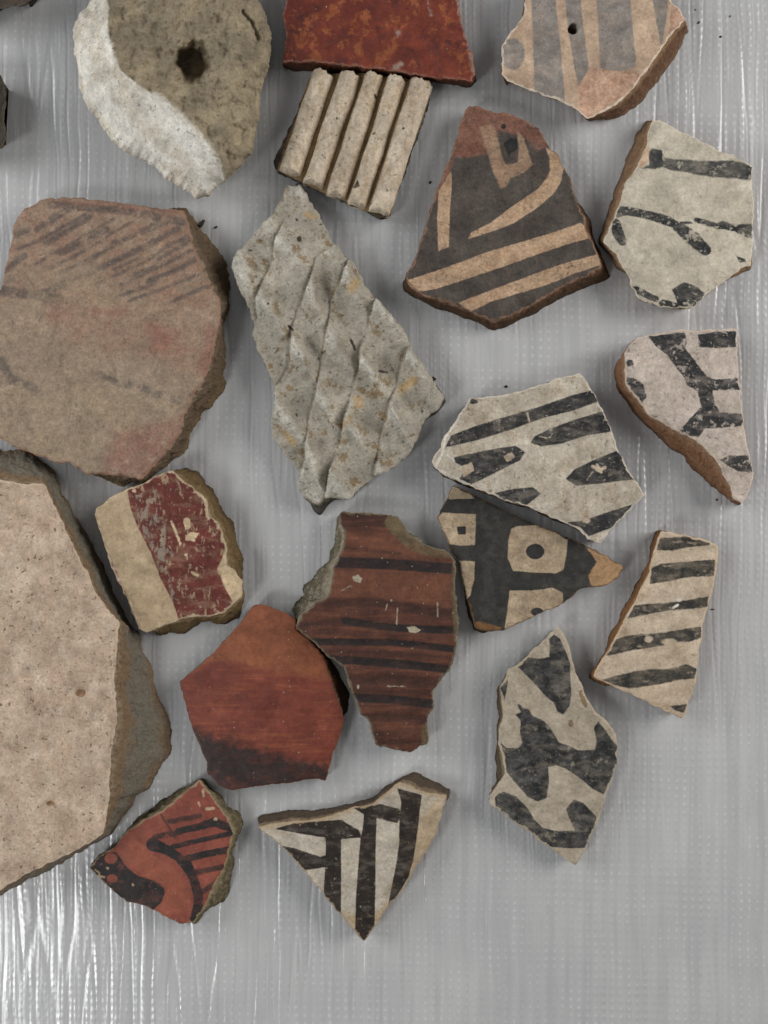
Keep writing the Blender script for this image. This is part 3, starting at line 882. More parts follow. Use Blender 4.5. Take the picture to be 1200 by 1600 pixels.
faint10 = [(((280, 620), (560, 615), (700, 640), (1010, 690)), 17), (((400, 1075), (650, 1068), (930, 1095)), 15), (((500, 1300), (700, 1295), (870, 1314)), 12), (((540, 1395), (600, 1400)), 9),
           (((110, 760), (300, 730), (420, 722)), 10), (((380, 290), (700, 322)), 6), (((360, 115), (640, 125)), 22), (((220, 905), (600, 915), (1000, 945)), 7), (((390, 1130), (900, 1150)), 7), (((550, 1440), (840, 1445)), 9)]


def z_bands(p, d):
    z = np.zeros(len(p))
    for ln, w_ in bands10[1:] + faint10[:3]:
        s = sdf_shapes(p, [('S', q(*ln), w_)])
        z = z - 1.7 * smooth(-5, w_ / 2, s)
    return z


m = (face_material('brown_slip', 10, ('503025', '5a382b', '452b23'),
                   [dict(attr='light', a='734733', b='7c4f39', edge=8, soft=8, wear=0.62, wear_amt=0.6, wear_soft=0.2, wear_stretch=(0.4, 3.0, 0), fleck=0.1, op=0.6, lift=0),
                    dict(attr='faint', a='33211d', b='42271f', edge=4, soft=4, wear=0.55, wear_amt=0.6, wear_soft=0.15, wear_stretch=(0.4, 2.5, 0), fleck=0.3, op=0.75, lift=0),
                    dict(attr='black', a='231d1c', b='2f2624', edge=2.0, soft=1.6, wear=0.62, wear_amt=0.6, wear_soft=0.12, wear_stretch=(0.4, 2.5, 0), fleck=0.35, lift=0),
                    dict(attr='green', a='6a5b42', b='554430', edge=5, soft=3, wear=0.6, wear_amt=0.5, fleck=0.3),
                    dict(attr='chip', a='b0a38c', b='978a74', edge=2.6, edge_scale=20, wear=0.9, fleck=0.1, lift=-0.2)],
                   rough=0.6, spec=0.32, grain=0.25, speck=0.3, light_speck=0.6, rim='6b5f4a', rimw=2.4, streak=('734632', 0.35, 4.0, 0.06, 0.7)),
     edge_material('brown_edge', 10, 'a79a84', '7e755f', '665f4c', white=0.6, bump=1.8))
sherd('painted_sherd', 'dark reddish brown sherd with level black bands and shallow ridges', o10, b10, 44, m, 10,
      {'black': [('S', q(*l_), w_) for l_, w_ in bands10], 'faint': [('S', q(*l_), w_) for l_, w_ in faint10], 'light': [('P', q((300, 420), (1010, 440), (1000, 640), (700, 610), (240, 600))), ('P', q((370, 200), (900, 240), (980, 340), (340, 340)))],
       'green': [('P', q((640, 90), (720, 110), (780, 210), (900, 280), (1040, 330), (1060, 420), (1010, 350), (870, 340), (760, 300), (640, 190), (610, 140))), ('S', q((1030, 400), (1025, 560), (1045, 860)), 7), ('S', q((850, 1360), (850, 1460)), 8)],
       'chip': [('P', q((420, 462), (455, 448), (482, 470), (470, 500), (430, 488))), ('P', q((745, 762), (790, 755), (835, 780), (800, 797), (760, 793))), ('S', q((690, 650), (685, 745)), 1.6), ('S', q((928, 615), (930, 700)), 2.0),
                ('S', q((350, 548), (410, 515)), 1.6), ('E', q((655, 603))[0], 2, 2), ('E', q((455, 1118))[0], 2, 3), ('S', q((630, 1112), (740, 1116)), 1.5), ('S', q((630, 620), (620, 660)), 1.5)]},
      zfun=z_bands, rnd=2.5, curve=(0.00035, 1.5), rough_side=4, jag=1.6)

# ---- 12 black sherd with cream squares (lower of the touching pair)
q = zc(660, 730, 3.529)
o12 = [(707, 757), (728, 767), (754, 780), (788, 796), (819, 812), (856, 826), (887, 840), (915, 852), (943, 866), (975, 886), (966, 903), (952, 914), (909, 920), (881, 943), (841, 960), (796, 982),
       (782, 986), (759, 986), (742, 980), (737, 957), (731, 937), (722, 903), (717, 877), (703, 858), (694, 835), (683, 809), (691, 792), (700, 775)]
b12 = at(o12, [((731, 937), (727, 942)), ((737, 957), (732, 962)), ((742, 980), (740, 986)), ((759, 986), (758, 990))])
m = (face_material('black_slip', 12, ('33322f', '3e3c38', '2a2a2a'),
                   [dict(attr='cream', a='b7a388', b='a58f74', edge=1.5, soft=0.9, wear=0.68, wear_amt=0.5, fleck=0.5, tone_scale=4),
                    dict(attr='ink', a='2b2c2d', b='363533', edge=0.9, soft=0.8, wear=0.75, fleck=0.3, thin=0.97),
                    dict(attr='tan', a='a5835f', b='b08d69', edge=3, soft=1.2, wear=0.75, fleck=0.3, lift=-0.15),
                    dict(attr='brown', a='73502f', b='8a6340', edge=3, soft=1.5, wear=0.8)],
                   rough=0.75, grain=0.3, speck=0.35, rim='6a5540', rimw=1.6, streak=('4d4a44', 1, 1, 0, 0.7)),
     edge_material('black_slip_edge', 12, '6a4e36', '4a382a', '3c2f26'))
sherd('painted_sherd', 'black sherd with cream squares holding black dots and a bare tan tip', o12, b12, 28, m, 12,
      {'cream': [('P', q((85, 275), (110, 250), (200, 255), (295, 260), (290, 430), (200, 432), (140, 422), (108, 340))),
                 ('P', q((490, 340), (520, 325), (640, 318), (720, 350), (802, 400), (795, 480), (778, 565), (740, 585), (600, 580), (500, 570), (470, 500), (475, 400))),
                 ('P', q((480, 680), (600, 680), (720, 665), (775, 692), (775, 760), (640, 830), (480, 900), (453, 890), (470, 780))),
                 ('P', q((195, 515), (290, 520), (285, 620), (265, 705), (240, 735))), ('P', q((150, 80), (250, 130), (285, 172), (150, 177), (125, 165)))],
       'ink': [('P', q((190, 328), (240, 325), (240, 370), (195, 372))), ('E', q((622, 465))[0], 14.5, 12), ('E', q((632, 797))[0], 10, 6.5)],
       'tan': [('P', q((890, 425), (1000, 460), (1130, 550), (1090, 620), (1030, 660), (930, 655), (915, 600), (962, 520), (940, 490)))],
       'brown': [('P', q((285, 848), (350, 858), (435, 882), (435, 920), (280, 915)))]},
      rnd=2.4, curve=(0.0002, 0.8), relief=0.6, jag=1.4)

# ---- 11 cream sherd with teardrops (upper of the pair)
q = zc(650, 560, 3.077)
o11 = [(733, 623), (757, 620), (793, 617), (845, 601), (877, 589), (907, 583), (918, 597), (929, 615), (942, 641), (955, 670), (968, 706), (991, 748), (1009, 774), (994, 787), (975, 807), (955, 826),
       (939, 849), (920, 843), (900, 823), (877, 815), (832, 794), (786, 781), (757, 768), (728, 757), (705, 748), (679, 732), (674, 722), (686, 703), (695, 680), (715, 654)]
b11 = at(o11, [((939, 849), (937, 846)), ((920, 843), (919, 842)), ((900, 823), (899, 823)), ((877, 815), (876, 816)), ((832, 794), (831, 795)), ((786, 781), (785, 782)), ((757, 768), (755, 770)), ((728, 757), (725, 759)), ((705, 748), (702, 750)),
               ((679, 732), (680, 731))])
m = (face_material('white_slip', 11, ('b9ad9b', 'c2b8a7', 'a8977f'),
                   [dict(attr='ink', edge=1.3, soft=1.0, wear=0.66, wear_amt=0.6, wear_scale=8, fleck=0.5, a='2a2a2b', b='4c4946'),
                    dict(attr='chip', a='b7a38c', b='c3b29c', edge=3.0, edge_scale=22, wear=0.9, fleck=0.1),
                    dict(attr='white', a='ddd6ca', b='cfc5b6', edge=2.0, soft=1.0, wear=0.66)],
                   rough=0.82, grain=0.3, speck=0.5, rim='cfc3b2', rimw=1.8, streak=('9f8a70', 2.5, 0.8, 0.2, 0.5)),
     edge_material('white_slip_edge', 11, '7d6650', '51402f', '42352a'))
sherd('painted_sherd', 'cream sherd with black teardrop marks and one long black stripe', o11, b11, 54, m, 11,
      {'ink': [('P', q((140, 428), (168, 370), (300, 320), (450, 275), (600, 230), (740, 180), (860, 148), (880, 205), (760, 250), (600, 290), (450, 345), (300, 392))),
               ('P', q((550, 405), (570, 375), (640, 340), (760, 295), (910, 250), (940, 352), (820, 370), (700, 410), (600, 423))),
               ('P', q((180, 475), (300, 450), (400, 430), (480, 420), (525, 450), (500, 490), (400, 540), (300, 590), (240, 615), (208, 580), (240, 530), (190, 500))),
               ('P', q((345, 655), (450, 630), (560, 618), (602, 650), (520, 715), (430, 695))), ('P', q((718, 580), (760, 535), (850, 490), (975, 440), (1060, 580), (900, 600), (770, 613))),
               ('P', q((712, 790), (800, 780), (920, 740), (1075, 690), (1000, 755), (940, 815), (830, 855), (790, 812))), ('E', q((275, 207))[0], 8, 4)],
       'chip': [('S', q((850, 520), (880, 540), (910, 525)), 5), ('S', q((870, 515), (890, 548)), 5), ('S', q((590, 375), (640, 385), (655, 365)), 2), ('P', q((420, 470), (460, 450), (475, 475), (440, 500))), ('S', q((820, 585), (850, 545)), 1.6), ('S', q((535, 265), (545, 305)), 3),
                ('E', q((820, 780))[0], 6, 4), ('P', q((215, 520), (270, 500), (280, 540), (230, 570)))],
       'white': [('S', q((258, 195), (200, 290), (140, 380), (128, 450), (95, 525)), 4.0), ('S', q((95, 530), (180, 570), (280, 620)), 3.0), ('S', q((150, 465), (185, 495)), 3), ('S', q((330, 185), (440, 175), (600, 125)), 2)]},
      rnd=2.0, curve=(0.00025, 0.3), relief=0.7, jag=1.6, inset=4)

# ---- 13 white sherd with branching black figure and tan side
q = zc(920, 490, 4.286)
o13 = [(976, 551), (983, 539), (997, 527), (1016, 523), (1041, 518), (1069, 515), (1107, 515), (1149, 513), (1153, 520), (1153, 560), (1156, 595), (1159, 635), (1163, 663), (1167, 688), (1174, 723),
       (1179, 737), (1178, 751), (1171, 763), (1167, 779), (1158, 786), (1147, 779), (1139, 756), (1121, 723), (1097, 695), (1079, 684), (1058, 674), (1032, 658), (1011, 646), (1002, 630), (983, 611), (977, 593), (977, 569)]
b13 = at(o13, [((1158, 786), (1157, 788)), ((1147, 779), (1142, 786)), ((1139, 756), (1125, 770)), ((1121, 723), (1107, 756)), ((1097, 695), (1088, 738)), ((1079, 684), (1070, 718)), ((1058, 674), (1046, 699)),
               ((1032, 658), (1020, 676)), ((1011, 646), (997, 651)), ((1002, 630), (984, 636)), ((983, 611), (969, 611)), ((977, 593), (962, 597)), ((977, 569), (960, 580)), ((976, 551), (968, 560))])
m = (face_material('pinkish_white_slip', 13, ('bcada0', 'c4b6a9', 'ae9d8d'),
                   [dict(attr='ink', edge=2.6, soft=1.0, wear=0.60, wear_amt=0.7, wear_scale=9, fleck=0.6, a='2c2d2f', b='434240', brush=-1.0)],
                   rough=0.85, grain=0.28, speck=0.5, speck_col='5a4638', rim='cbb8a4', rimw=2.4),
     edge_material('tan_edge', 13, '9f7b5f', '8f6a4e', '745440', bump=1.4))
sherd('painted_sherd', 'whitish sherd with a black branching figure and a thick tan broken side', o13, b13, 42, m, 13,
      {'ink': [('P', q((400, 150), (520, 138), (640, 125), (660, 180), (640, 230), (700, 300), (750, 370), (790, 420), (850, 440), (1015, 430), (1020, 512), (900, 510), (830, 515), (840, 600), (880, 660), (1035, 670), (1050, 752), (900, 765), (775, 770), (740, 825), (640, 812), (598, 790), (680, 700), (755, 620), (730, 520), (660, 480), (640, 430), (590, 370), (520, 270), (450, 220))),
               ('P', q((730, 140), (850, 122), (985, 118), (985, 225), (850, 230), (735, 225))), ('P', q((248, 425), (300, 430), (370, 480), (387, 560), (350, 605), (280, 520))), ('E', q((275, 332))[0], 6.5, 5.5),
               ('P', q((875, 980), (940, 950), (1080, 950), (1100, 1062), (1010, 1060), (920, 1010)))]},
      rnd=2.6, curve=(0.0002, 0.0), relief=0.7, rough_side=2.5, chips=0.8)

# ---- 14 narrow cream sherd with parallel black stripes
q = zc(900, 810, 4.8)
o14 = [(1033, 829), (1046, 832), (1079, 838), (1102, 843), (1122, 853), (1123, 868), (1119, 893), (1115, 920), (1108, 939), (1104, 956), (1098, 977), (1097, 998), (1092, 1018), (1090, 1041), (1088, 1066),
       (1079, 1089), (1075, 1106), (1067, 1124), (1046, 1114), (1013, 1098), (983, 1083), (948, 1068), (927, 1058), (933, 1045), (946, 1023), (960, 998), (977, 964), (992, 939), (1004, 914), (1015, 893), (1021, 864), (1029, 841)]
b14 = at(o14, [((1033, 829), (1025, 829)), ((1029, 841), (1018, 852)), ((1021, 864), (1012, 878)), ((1015, 893), (1000, 900)), ((1004, 914), (989, 921)), ((992, 939), (977, 946)), ((977, 964), (962, 978)), ((960, 998), (945, 1014)),
               ((946, 1023), (934, 1036)), ((933, 1045), (921, 1056)), ((927, 1058), (920, 1060)), ((948, 1068), (946, 1072))])
m = (face_material('tan_slip', 14, ('bba78f', 'c3b19b', 'b19779'),
                   [dict(attr='ink', edge=2.2, soft=1.2, wear=0.62, wear_amt=0.5, wear_soft=0.1, wear_scale=6, wear_stretch=(0.7, 1.6, 0.15), fleck=0.45, a='33322f', b='5d564c'),
                    dict(attr='chip', a='dcd6ca', b='cfc8ba', edge=0.8, wear=0.9, fleck=0)],
                   rough=0.82, grain=0.22, speck=0.35, rim='c9b090', rimw=2.0, streak=('c6b69e', 0.6, 2.2, 0.15, 0.5)),
     edge_material('tan_slip_edge', 14, '9a704e', '85603f', '6c4f38'))
sherd('painted_sherd', 'narrow tapering cream sherd crossed by six parallel black stripes', o14, b14, 36, m, 14,
      {'ink': [('P', q((628, 148), (760, 140), (870, 138), (1005, 185), (1000, 202), (850, 215), (720, 242), (605, 237))), ('P', q((568, 370), (640, 340), (800, 325), (1042, 308), (1035, 432), (850, 440), (700, 470), (552, 492))),
               ('P', q((440, 650), (560, 640), (700, 630), (850, 610), (1005, 583), (990, 665), (850, 680), (700, 690), (560, 715), (385, 752))), ('P', q((285, 912), (380, 880), (495, 868), (600, 862), (700, 848), (820, 828), (950, 808), (945, 892), (850, 927), (740, 925), (640, 955), (560, 970), (440, 985), (330, 1010), (225, 1033))), ('-E', q((545, 905))[0], 7, 5), ('-E', q((700, 925))[0], 12, 5),
               ('P', q((190, 1212), (300, 1180), (420, 1150), (560, 1130), (700, 1130), (830, 1092), (910, 1130), (905, 1200), (780, 1210), (620, 1245), (400, 1277), (290, 1252))), ('P', q((695, 1405), (845, 1393), (805, 1455), (750, 1442)))],
       'chip': [('E', q((775, 612))[0], 4, 3), ('S', q((730, 668), (765, 650)), 4)]},
      rnd=1.8, curve=(0.0002, 0.3), relief=0.5, jag=1.3)

# ---- 15 pointed cream sherd with black curls
q = zc(740, 960, 3.904)
o15 = [(872, 979), (880, 988), (889, 1009), (894, 1029), (899, 1050), (909, 1070), (917, 1091), (930, 1111), (945, 1124), (963, 1147), (965, 1165), (965, 1191), (958, 1211), (950, 1237), (942, 1260), (937, 1278),
       (930, 1293), (922, 1311), (912, 1334), (900, 1353), (883, 1342), (866, 1329), (848, 1317), (827, 1301), (801, 1283), (784, 1270), (766, 1257), (764, 1244), (776, 1229), (789, 1208), (786, 1185), (780, 1165),
       (780, 1139), (786, 1119), (785, 1096), (781, 1075), (791, 1055), (794, 1047), (809, 1039), (827, 1021), (848, 1001)]
b15 = at(o15, [((780, 1165), (775, 1168)), ((780, 1139), (776, 1140)), ((786, 1119), (778, 1120)), ((785, 1096), (778, 1098)), ((781, 1075), (775, 1078)), ((786, 1185), (776, 1195)), ((789, 1208), (775, 1220)), ((776, 1229), (768, 1232))])
m = (face_material('buff_white_slip', 15, ('a89b87', 'b0a390', '9a8c77'),
                   [dict(attr='ink', edge=1.7, soft=1.0, wear=0.61, wear_amt=0.45, wear_scale=6, wear_soft=0.1, fleck=0.45, a='282929', b='56534f', brush=-0.8),
                    dict(attr='scar', a='7a674f', b='8b775c', edge=1.5, wear=0.9, lift=-0.2)],
                   rough=0.8, grain=0.22, speck=0.25, rim='b5a68e', rimw=2.6),
     edge_material('buff_white_edge', 15, '83735d', '5e5040', '4c4136'))
sherd('painted_sherd', 'long pointed cream sherd with thick black S-shaped curls', o15, b15, 32, m, 15,
      {'ink': [('P', q((460, 150), (490, 122), (525, 145), (560, 220), (590, 300), (590, 380), (597, 480), (585, 560), (545, 612), (510, 590), (490, 540), (440, 500), (370, 420), (310, 360), (265, 315), (330, 260), (400, 270), (462, 260), (465, 200))),
               ('P', q((208, 365), (207, 440), (187, 525), (140, 490), (140, 420))),
               ('P', q((262, 545), (285, 548), (300, 572), (335, 578), (362, 620), (430, 650), (480, 710), (520, 780), (580, 800), (640, 830), (740, 825), (750, 770), (733, 690), (760, 653), (800, 700), (840, 760), (885, 810), (885, 920), (840, 1000), (795, 1100), (720, 1060), (650, 1000), (560, 940), (500, 920), (455, 930), (460, 1020), (445, 1120), (390, 1142), (330, 1112), (250, 1020), (200, 960), (190, 880), (160, 775), (200, 815), (272, 815), (295, 780), (283, 720), (288, 650), (255, 612), (288, 595))),
               ('P', q((128, 1110), (180, 1080), (260, 1110), (330, 1180), (370, 1250), (420, 1300), (500, 1320), (620, 1320), (590, 1260), (563, 1190), (610, 1128), (670, 1150), (750, 1235), (725, 1330), (695, 1425), (580, 1427), (470, 1417), (400, 1372), (300, 1312), (220, 1252), (135, 1192)))],
       'scar': [('P', q((640, 465), (670, 460), (695, 560), (680, 575), (650, 520))), ('E', q((593, 664))[0], 4, 6)]},
      rnd=2.6, curve=(0.0003, 0.5), relief=0.6, jag=1.3)

# ---- 16 small brick red sherd with black blob and lines
q = zc(120, 1190, 4.286)
o16 = [(312, 1218), (321, 1232), (337, 1253), (353, 1276), (365, 1297), (360, 1321), (353, 1349), (344, 1370), (330, 1391), (321, 1414), (302, 1442), (283, 1444), (260, 1435), (241, 1423), (220, 1414), (199, 1410),
       (181, 1398), (160, 1377), (138, 1357), (150, 1342), (164, 1332), (181, 1323), (190, 1307), (220, 1283), (251, 1269), (279, 1246), (297, 1232)]
b16 = at(o16, [((312, 1218), (314, 1215)), ((321, 1232), (335, 1236)), ((337, 1253), (357, 1255)), ((353, 1276), (374, 1270)), ((365, 1297), (381, 1287)), ((360, 1321), (368, 1312)), ((353, 1349), (363, 1350)), ((344, 1370), (360, 1392)),
               ((330, 1391), (350, 1407)), ((321, 1414), (332, 1416)), ((302, 1442), (304, 1445)), ((297, 1232), (284, 1229)), ((279, 1246), (262, 1246)), ((251, 1269), (240, 1262)), ((220, 1283), (213, 1279))])
m = (face_material('brick_red_slip', 16, ('824436', '8b4c3c', '773d31'),
                   [dict(attr='ink', edge=1.8, soft=1.0, wear=0.66, wear_amt=0.5, wear_scale=7, fleck=0.4, a='221f1e', b='312b28'),
                    dict(attr='faint', edge=2.2, soft=1.6, wear=0.6, wear_amt=0.7, wear_scale=7, fleck=0.5, a='2f2624', b='442f2a', op=0.9),
                    dict(attr='pale', a='b79f80', b='a8876a', edge=2.6, edge_scale=20, wear=0.9, fleck=0.1),
                    dict(attr='orange', a='99583f', b='9f5c42', edge=4, soft=3, op=0.5, wear=0.7, fleck=0.1)],
                   rough=0.58, spec=0.35, grain=0.15, speck=0.12, light_speck=0.35, rim='9a8468', rimw=1.8),
     edge_material('brick_red_edge', 16, '8c7d5e', '6d6249', '5c523e', white=0.2))
sherd('painted_sherd', 'small brick red sherd with a black blob, a curved stem and thin black lines', o16, b16, 36, m, 16,
      {'ink': [('P', q((60, 715), (130, 640), (180, 612), (262, 606), (330, 700), (400, 760), (500, 790), (572, 820), (592, 880), (560, 950), (508, 995), (430, 965), (340, 950), (250, 890), (160, 800))), ('-E', q((228, 650))[0], 10, 8.5), ('-E', q((236, 782))[0], 8, 6.5),
               ('S', q((510, 555), (600, 590), (680, 640), (740, 700), (780, 780), (810, 880), (815, 960), (785, 1050)), [22, 16, 14, 17, 14, 15, 14, 13]), ('S', q((680, 465), (800, 440), (920, 405), (1050, 452)), [10, 11, 15, 11]), ('S', q((720, 655), (860, 620), (1030, 588)), 11), ('S', q((640, 572), (820, 527), (1045, 478)), 8)],
       'faint': [('S', q((620, 400), (820, 365)), 8), ('S', q((520, 505), (650, 480), (690, 470)), 9), ('S', q((780, 745), (975, 705)), 9), ('S', q((830, 880), (960, 790)), 8), ('S', q((560, 350), (660, 510)), 3)],
       'pale': [('S', q((125, 725), (150, 745), (150, 770), (185, 772)), 3), ('E', q((205, 714))[0], 2, 2), ('S', q((870, 318), (915, 312)), 5), ('S', q((815, 275), (825, 300)), 3), ('S', q((845, 190), (850, 230)), 4), ('E', q((930, 385))[0], 3, 3), ('E', q((375, 825))[0], 2, 2)],
       'orange': [('P', q((260, 600), (420, 520), (480, 620), (640, 700), (760, 860), (760, 1040), (560, 1000), (600, 850), (400, 730)))]},
      rnd=2.4, relief=0.5, rough_side=3, jag=1.1, curve=(0.0004, 0.7))

# ---- 17 triangular white sherd with dark bars
q = zc(390, 1190, 3.636)
o17 = [(402, 1292), (431, 1286), (481, 1282), (506, 1278), (528, 1270), (552, 1262), (583, 1256), (599, 1242), (624, 1222), (638, 1226), (660, 1237), (682, 1240), (698, 1244), (690, 1275), (679, 1308), (665, 1333), (646, 1361),
       (629, 1394), (607, 1418), (588, 1446), (569, 1471), (555, 1457), (536, 1435), (517, 1413), (500, 1391), (481, 1369), (462, 1347), (440, 1322), (418, 1306)]
b17 = at(o17, [((402, 1292), (401, 1276)), ((431, 1286), (440, 1268)), ((481, 1282), (480, 1265)), ((506, 1278), (505, 1262)), ((528, 1270), (530, 1258)), ((552, 1262), (553, 1254)), ((583, 1256), (580, 1245)), ((599, 1242), (598, 1234)),
               ((624, 1222), (630, 1211)), ((638, 1226), (650, 1207)), ((660, 1237), (668, 1217)), ((682, 1240), (690, 1226)), ((698, 1244), (706, 1232))])
m = (face_material('chalk_white_slip', 17, ('b3a897', 'bcb2a2', 'a08c70'),
                   [dict(attr='ochre', a='a58c6a', b='b39b7a', edge=7, soft=8, wear=0.6, wear_amt=0.5, wear_soft=0.15, fleck=0.2, op=0.8, lift=0),
                    dict(attr='ink', edge=1.3, soft=0.9, wear=0.68, wear_amt=0.6, wear_scale=8, fleck=0.35, a='2a2420', b='3a312b', brush=1.57, thin=0.86)],
                   rough=0.78, grain=0.25, speck=0.3, rim='a38d72', rimw=2.6, light_speck=0.3),
     edge_material('chalk_white_edge', 17, '84705a', '5c4f42', '54483c'))
sherd('painted_sherd', 'triangular white sherd with dark brown L-shaped bars, lowest in the photo', o17, b17, 32, m, 17,
      {'ink': [('P', q((838, 150), (900, 168), (978, 188), (965, 300), (950, 430), (930, 560), (900, 660), (850, 745), (785, 835), (800, 740), (830, 600), (850, 460), (850, 350), (862, 230))),
               ('P', q((585, 262), (740, 240), (850, 268), (862, 300), (840, 350), (722, 322), (717, 480), (715, 700), (710, 950), (650, 1030), (598, 975), (605, 750), (620, 560), (630, 440), (642, 380), (650, 300))),
               ('P', q((140, 382), (250, 350), (450, 335), (520, 330), (620, 390), (638, 430), (520, 442), (520, 600), (520, 880), (418, 765), (430, 600), (310, 618), (245, 540), (170, 478), (250, 490), (400, 540), (432, 530), (432, 432), (300, 412)))],
       'ochre': [('P', q((960, 320), (1100, 180), (1060, 450), (930, 640), (880, 700))), ('P', q((520, 860), (600, 860), (720, 860), (800, 780), (720, 950), (640, 1030))), ('S', q((60, 370), (420, 330), (600, 260), (860, 120), (1120, 190)), 9)]},
      rnd=2.2, curve=(0.0003, 0.5), relief=0.5, jag=1.3)

# ---- 18 ribbed cream sherd: a dark backing and five raised ribs
q = zc(400, 0, 3.0)
o18 = q((262, 335), (370, 345), (490, 345), (610, 355), (700, 360), (825, 410), (800, 500), (780, 580), (740, 690), (700, 800), (660, 910), (628, 1012), (575, 1025), (500, 985), (420, 950), (310, 900), (205, 855), (100, 810), (78, 760), (110, 690), (150, 610), (190, 530), (225, 430))
m18 = (face_material('dark_backing', 18, ('80694a', '8c7756', '6f5b40'), [dict(attr='dark', a='302e2b', b='423d35', edge=3, soft=2, wear=0.8, fleck=0.2)], rough=0.9, grain=0.4, speck=0.3),
       edge_material('dark_backing_edge', 18, '45423b', '33322f', '2c2b29'))
root18, zn18, cw18 = sherd('ribbed_sherd', 'cream sherd of five raised clay ribs on a dark backing', o18, {}, 24, m18, 18, {'dark': [('P', q((0, 0), (900, 0), (900, 1100), (0, 1100))), ('-P', q((258, 300), (840, 380), (780, 560), (690, 800), (640, 1000), (520, 990), (430, 950), (310, 900), (100, 800), (130, 700), (200, 520)))]}, rnd=2, face='backing', inset=1, rough_side=2.5, jag=1.5, g=4.0)
mrib = face_material('rib_clay', 19, ('c2b19c', 'ccbda8', 'ad977a'), [dict(attr='pit', a='2e2a25', b='3a342c', edge=0.8, wear=0.95, fleck=0, lift=-0.3)],
                     rough=0.85, grain=0.3, speck=0.55, speck_col='4b4033', bump=1.4, streak=('9c8054', 2.0, 0.6, 0.3, 0.45))


def rib(A, B, w_, seed, pits):
    A = np.asarray(A, float); B = np.asarray(B, float)
    L = np.linalg.norm(B - A)
    nl, nc = int(L / 1.8), 22
    d = (B - A) / L
    nrm = np.array([-d[1], d[0]])
    V = []; P = []
    for i in range(nl + 1):
        f = i / nl
        cen = A + (B - A) * f + nrm * 1.3 * float(pn(f * 2.6, seed * 1.7, 3))
        ww = w_ * (1 + 0.09 * float(pn(f * 4, seed + 0.5, 4)))
        zz = 2.6 * float(pn(f * 3.5, seed + 0.9, 6))
        end = min(1.0, min(f, 1 - f) * L / 5.0)
        end = math.sqrt(max(0.0, 1 - (1 - end) ** 2)) * 0.45 + 0.55
        for j in range(nc + 1):
            a = math.pi * (j / nc) * 1.12 - math.pi * 0.06
            p = cen + nrm * (math.cos(a) * ww / 2 * (0.93 + 0.07 * end))
            z = 17.5 + max(-0.5, math.sin(a)) * (25.0 + zz) * end
            V.append((p[0], p[1], z)); P.append(p)
    V = np.array(V); P = np.array(P)
    rag = fbm(P[:, 0] / 7, P[:, 1] / 7, 3, seed + 40)
    V[:, 2] += rag * 1.6
    fr = np.repeat(np.arange(nl + 1) / nl, nc + 1)
    jag_ = fbm(P[:, 0] / 6, P[:, 1] / 6, 3, seed + 44) * 4.0
    V[:, :2] += d[None, :] * (jag_ * (np.exp(-((1 - fr) * L / 5) ** 2) + np.exp(-(fr * L / 5) ** 2)))[:, None]
    W = unproj(V[:, :2], np.full(len(V), 32.0))
    VV = np.stack([(W[:, 0] - cw18[0]) * S, (W[:, 1] - cw18[1]) * S, V[:, 2] * S], 1)
    F = []
    m_ = nc + 1
    for i in range(nl):
        for j in range(nc):
            a = i * m_ + j
            F.append((a, a + 1, a + m_ + 1, a + m_))
    F.append(tuple(range(m_))[::-1])
    F.append(tuple(nl * m_ + k for k in range(m_)))
    o = link_mesh('rib', VV, F, mrib, root18, {'pit': sdf_shapes(P, pits), 'rim': np.full(len(P), 9.0)})
    import bmesh
    bm = bmesh.new(); bm.from_mesh(o.data); bmesh.ops.recalc_face_normals(bm, faces=bm.faces); bm.to_mesh(o.data); bm.free()
    return o


for k, (A, B, w_) in enumerate([((505, 111), (451, 270), 37), ((547, 113), (488, 288), 35.5), ((585, 114), (524, 305), 33), ((621, 119), (556, 320), 31), ((659, 124), (592, 331), 38)]):
    rib(A, B, w_ - 0.5, 50 + k * 7, [('P', q((455, 880), (475, 850), (490, 885), (465, 890))), ('P', q((610, 890), (622, 905), (612, 915))), ('E', q((560, 450))[0], 2.5, 3), ('E', q((690, 615))[0], 2.5, 2), ('E', q((552, 632))[0], 3, 2), ('E', q((380, 567))[0], 2, 2)])

# ---- 19 grey corrugated sherd of pinched coils
q = zc(340, 270, 2.909)
o19 = [(447, 289), (467, 287), (478, 301), (491, 322), (505, 346), (519, 377), (543, 404), (560, 421), (567, 442), (588, 469), (608, 490), (632, 518), (646, 552), (670, 586), (684, 607), (694, 624), (684, 641), (663, 655),
       (653, 682), (639, 710), (615, 731), (588, 744), (560, 765), (543, 782), (522, 779), (508, 779), (498, 790), (484, 782), (474, 775), (464, 758), (467, 738), (447, 713), (429, 689), (422, 665), (431, 641), (429, 607), (419, 579),
       (405, 552), (393, 523), (397, 504), (385, 473), (371, 445), (364, 414), (381, 383), (402, 359), (426, 332), (440, 308)]
b19 = at(o19, [((508, 779), (514, 786)), ((498, 790), (500, 805)), ((484, 782), (488, 798)), ((694, 624), (696, 628)), ((684, 641), (684, 650)), ((684, 607), (690, 612))])
seams = [q((330, 150), (265, 320), (258, 400), (210, 490), (180, 580), (185, 660), (155, 735), (120, 860)),
         q((560, 300), (520, 340), (452, 380), (422, 500), (385, 600), (340, 700), (340, 790), (330, 880), (270, 970), (230, 1080)),
         q((640, 300), (580, 440), (568, 490), (520, 580), (505, 700), (490, 800), (465, 900), (455, 1000), (420, 1120), (408, 1200), (400, 1240), (405, 1300), (370, 1400), (350, 1500)),
         q((800, 300), (712, 600), (690, 700), (650, 800), (645, 900), (610, 1020), (575, 1120), (565, 1220), (510, 1350), (498, 1430), (490, 1560)),
         q((1000, 500), (860, 820), (830, 930), (790, 1030), (775, 1120), (740, 1220), (730, 1300), (700, 1500))]
y0s = [580, 520, 740, 600, 820]


